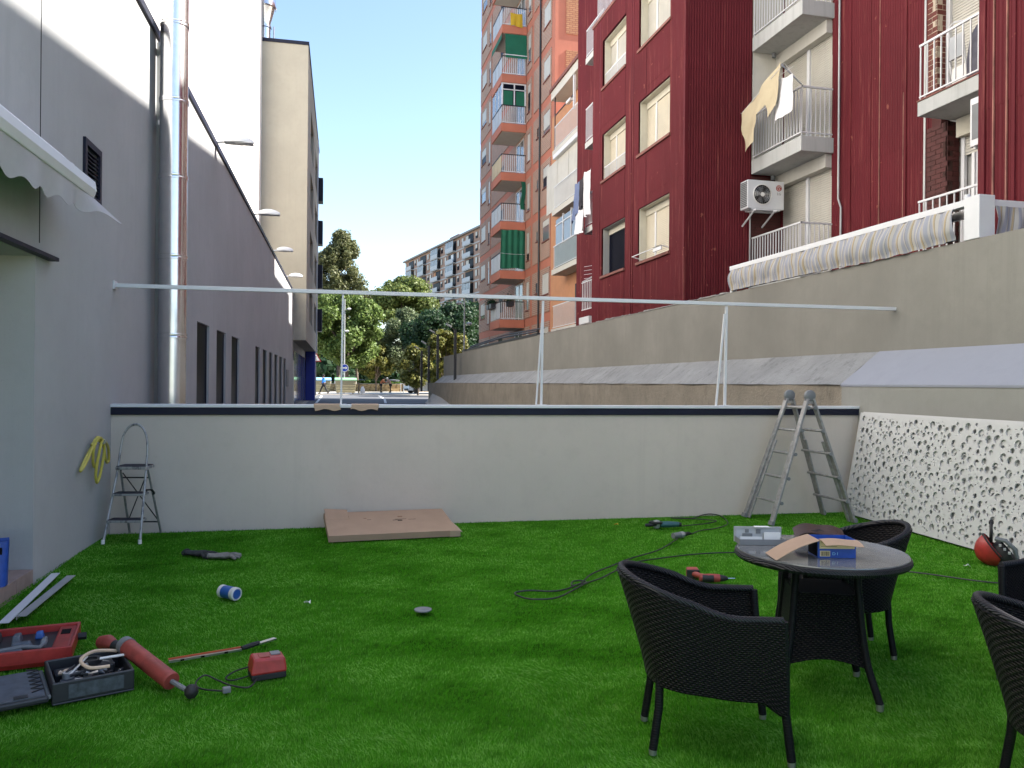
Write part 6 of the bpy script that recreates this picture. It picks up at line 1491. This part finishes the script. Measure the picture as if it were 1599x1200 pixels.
def glove(label, loc, rz, mat):
    t = thing('work_glove', label, 'glove', loc, rz, 'work gloves on the lawn')
    def palm(u, v):
        a = 2*PI*u; x = lerp(-.13,.06,v); w_ = (.046+.016*v)*(1 if v < .93 else .75); hh = (.028 if v > .35 else .022+.02*(.35-v))
        return (x, w_*math.cos(a)*(1+.08*math.sin(x*60)), .028+hh*math.sin(a)+.006*mnoise.noise((x*20, a, 2)))
    MB().grid(palm, 18, 12).build('palm', mat, t); t.scale = (1, 1, .8)
    for k, ln in enumerate((.085,.105,.10,.075)):
        y = -.045+.030*k; MB().tube([(.045,y,.03),(.09,y*1.45,.045-.012*(k%2)),(.055+ln,y*1.9+.008*(k-1),.014)], [.019,.018,.013], 8).build('finger', mat, t)
    MB().tube([(-.03,.05,.03),(.01,.085,.03),(.045,.095,.02)], [.02,.017,.012], 8).build('thumb', mat, t)
    MB().tube([(-.135+.0*k, .052*math.cos(a), .03+.032*math.sin(a)) for k, a in enumerate([2*PI*k/16 for k in range(16)])], .008, 5, closed=True).build('cuff', 'glove_dark', t); return t
glove('dark work glove on the lawn, left one of the pair', (-1.10,7.75,0), R(-30), 'glove_dark'); glove('pale grey work glove on the lawn, right one of the pair', (-.87,7.60,0), R(-10), 'glove_grey')
# flat cardboard box against the low wall
CB = thing('flat_cardboard_box', 'flat brown cardboard box lying against the low wall', 'cardboard box', (.72, 8.17, .004), R(3)); CB.rotation_euler = (R(7), 0, R(3.5))
m = MB().box(-.655,.665,.0,.83,.0,.002).box(-.655,.665,0,.004,.002,.06).box(-.655,.665,.826,.83,.002,.06).box(-.655,-.651,.004,.826,.002,.06).box(.661,.665,.004,.826,.002,.06).box(-.40,.665,.0,.83,.06,.0635).box(-.655,-.40,.0,.55,.06,.0635); m.build('box', 'cardboard', CB)
box('inside', 'cardboard_edge', CB, -.65, -.40, .555, .82, .003, .02)
MB().grid(lambda u, v: (lerp(-.65,-.405,u), .55+.27*v, .064+.05*v*(1-.4*u)), 6, 4, .004).build('lifted_flap', 'cardboard', CB)
MB().grid(lambda u, v: (.665+.05*v, lerp(.0,.3,u), .06-.02*v-.02*u*v), 4, 3, .004).build('side_flap', 'cardboard_pale', CB); MB().box(.58,.69,-.012,-.001,-.0,.062).build('tape', 'cardboard_pale', CB)
for (x, y, w_, h_, mt) in ((.05,.45,.10,.012,'ink_black'),(.08,.48,.12,.008,'ink_black'),(.1,.42,.05,.02,'ink_black'),(.22,.46,.08,.007,'ink_black'),(.12,.56,.05,.04,'cardboard_edge'),(-.25,.55,.03,.02,'cardboard_edge'),(-.22,.5,.045,.008,'ink_black')): MB().box(x,x+w_,y,y+h_,.0638,.0646).build('print', mt, CB)
# blue bag on the step
BG = thing('blue_bag', 'blue printed bag with white band standing on the doorway step', 'bag', (-2.42, 6.46, .101), R(12))
def bg_(u, v):
    a = 2*PI*u; c, s_ = math.cos(a), math.sin(a); pw = lambda q: math.copysign(abs(q)**.45, q)
    return (.19*pw(c)*(1+.06*v), .085*pw(s_)*(1-.55*v), .325*v)
MB().grid(bg_, 40, 10).build('bag', 'blue_print', BG); box('top_band', 'ink_black', BG, -.18, .165, -.072, -.066, .235, .285); box('white_band', 'paper_white', BG, -.18, .15, -.064, -.056, .287, .315)
text('aila', .075, 'paper_white', 'lettering', BG, Matrix.Translation((.06,-.0735,.262)) @ Matrix.Rotation(R(90), 4, 'X'), .001, .3)
MB().grid(lambda u, v: (lerp(-.2,.2,u), .0+.01*math.sin(u*7), .322+.022*v), 10, 2, .006).build('folded_top', 'blue_print', BG)
# crumbs on the turf
for (x, y, mt, lb) in ((3.25,8.5,'yellow_fabric','small yellow leaf on the lawn near the low wall'),(-.1,5.9,'paper_white','white paper crumb on the lawn right of the blue can'),(5.6,5.95,'paper_white','white paper crumb on the lawn left of the helmet')):
    o = MB().grid(lambda u, v: (-.02+.045*u, -.015+.03*v, .02+.012*math.sin(u*4)*math.cos(v*3)), 3, 3, .003).build('scrap_of_litter', mt); o.location = (x, y, 0); tag(o, lb, 'litter')
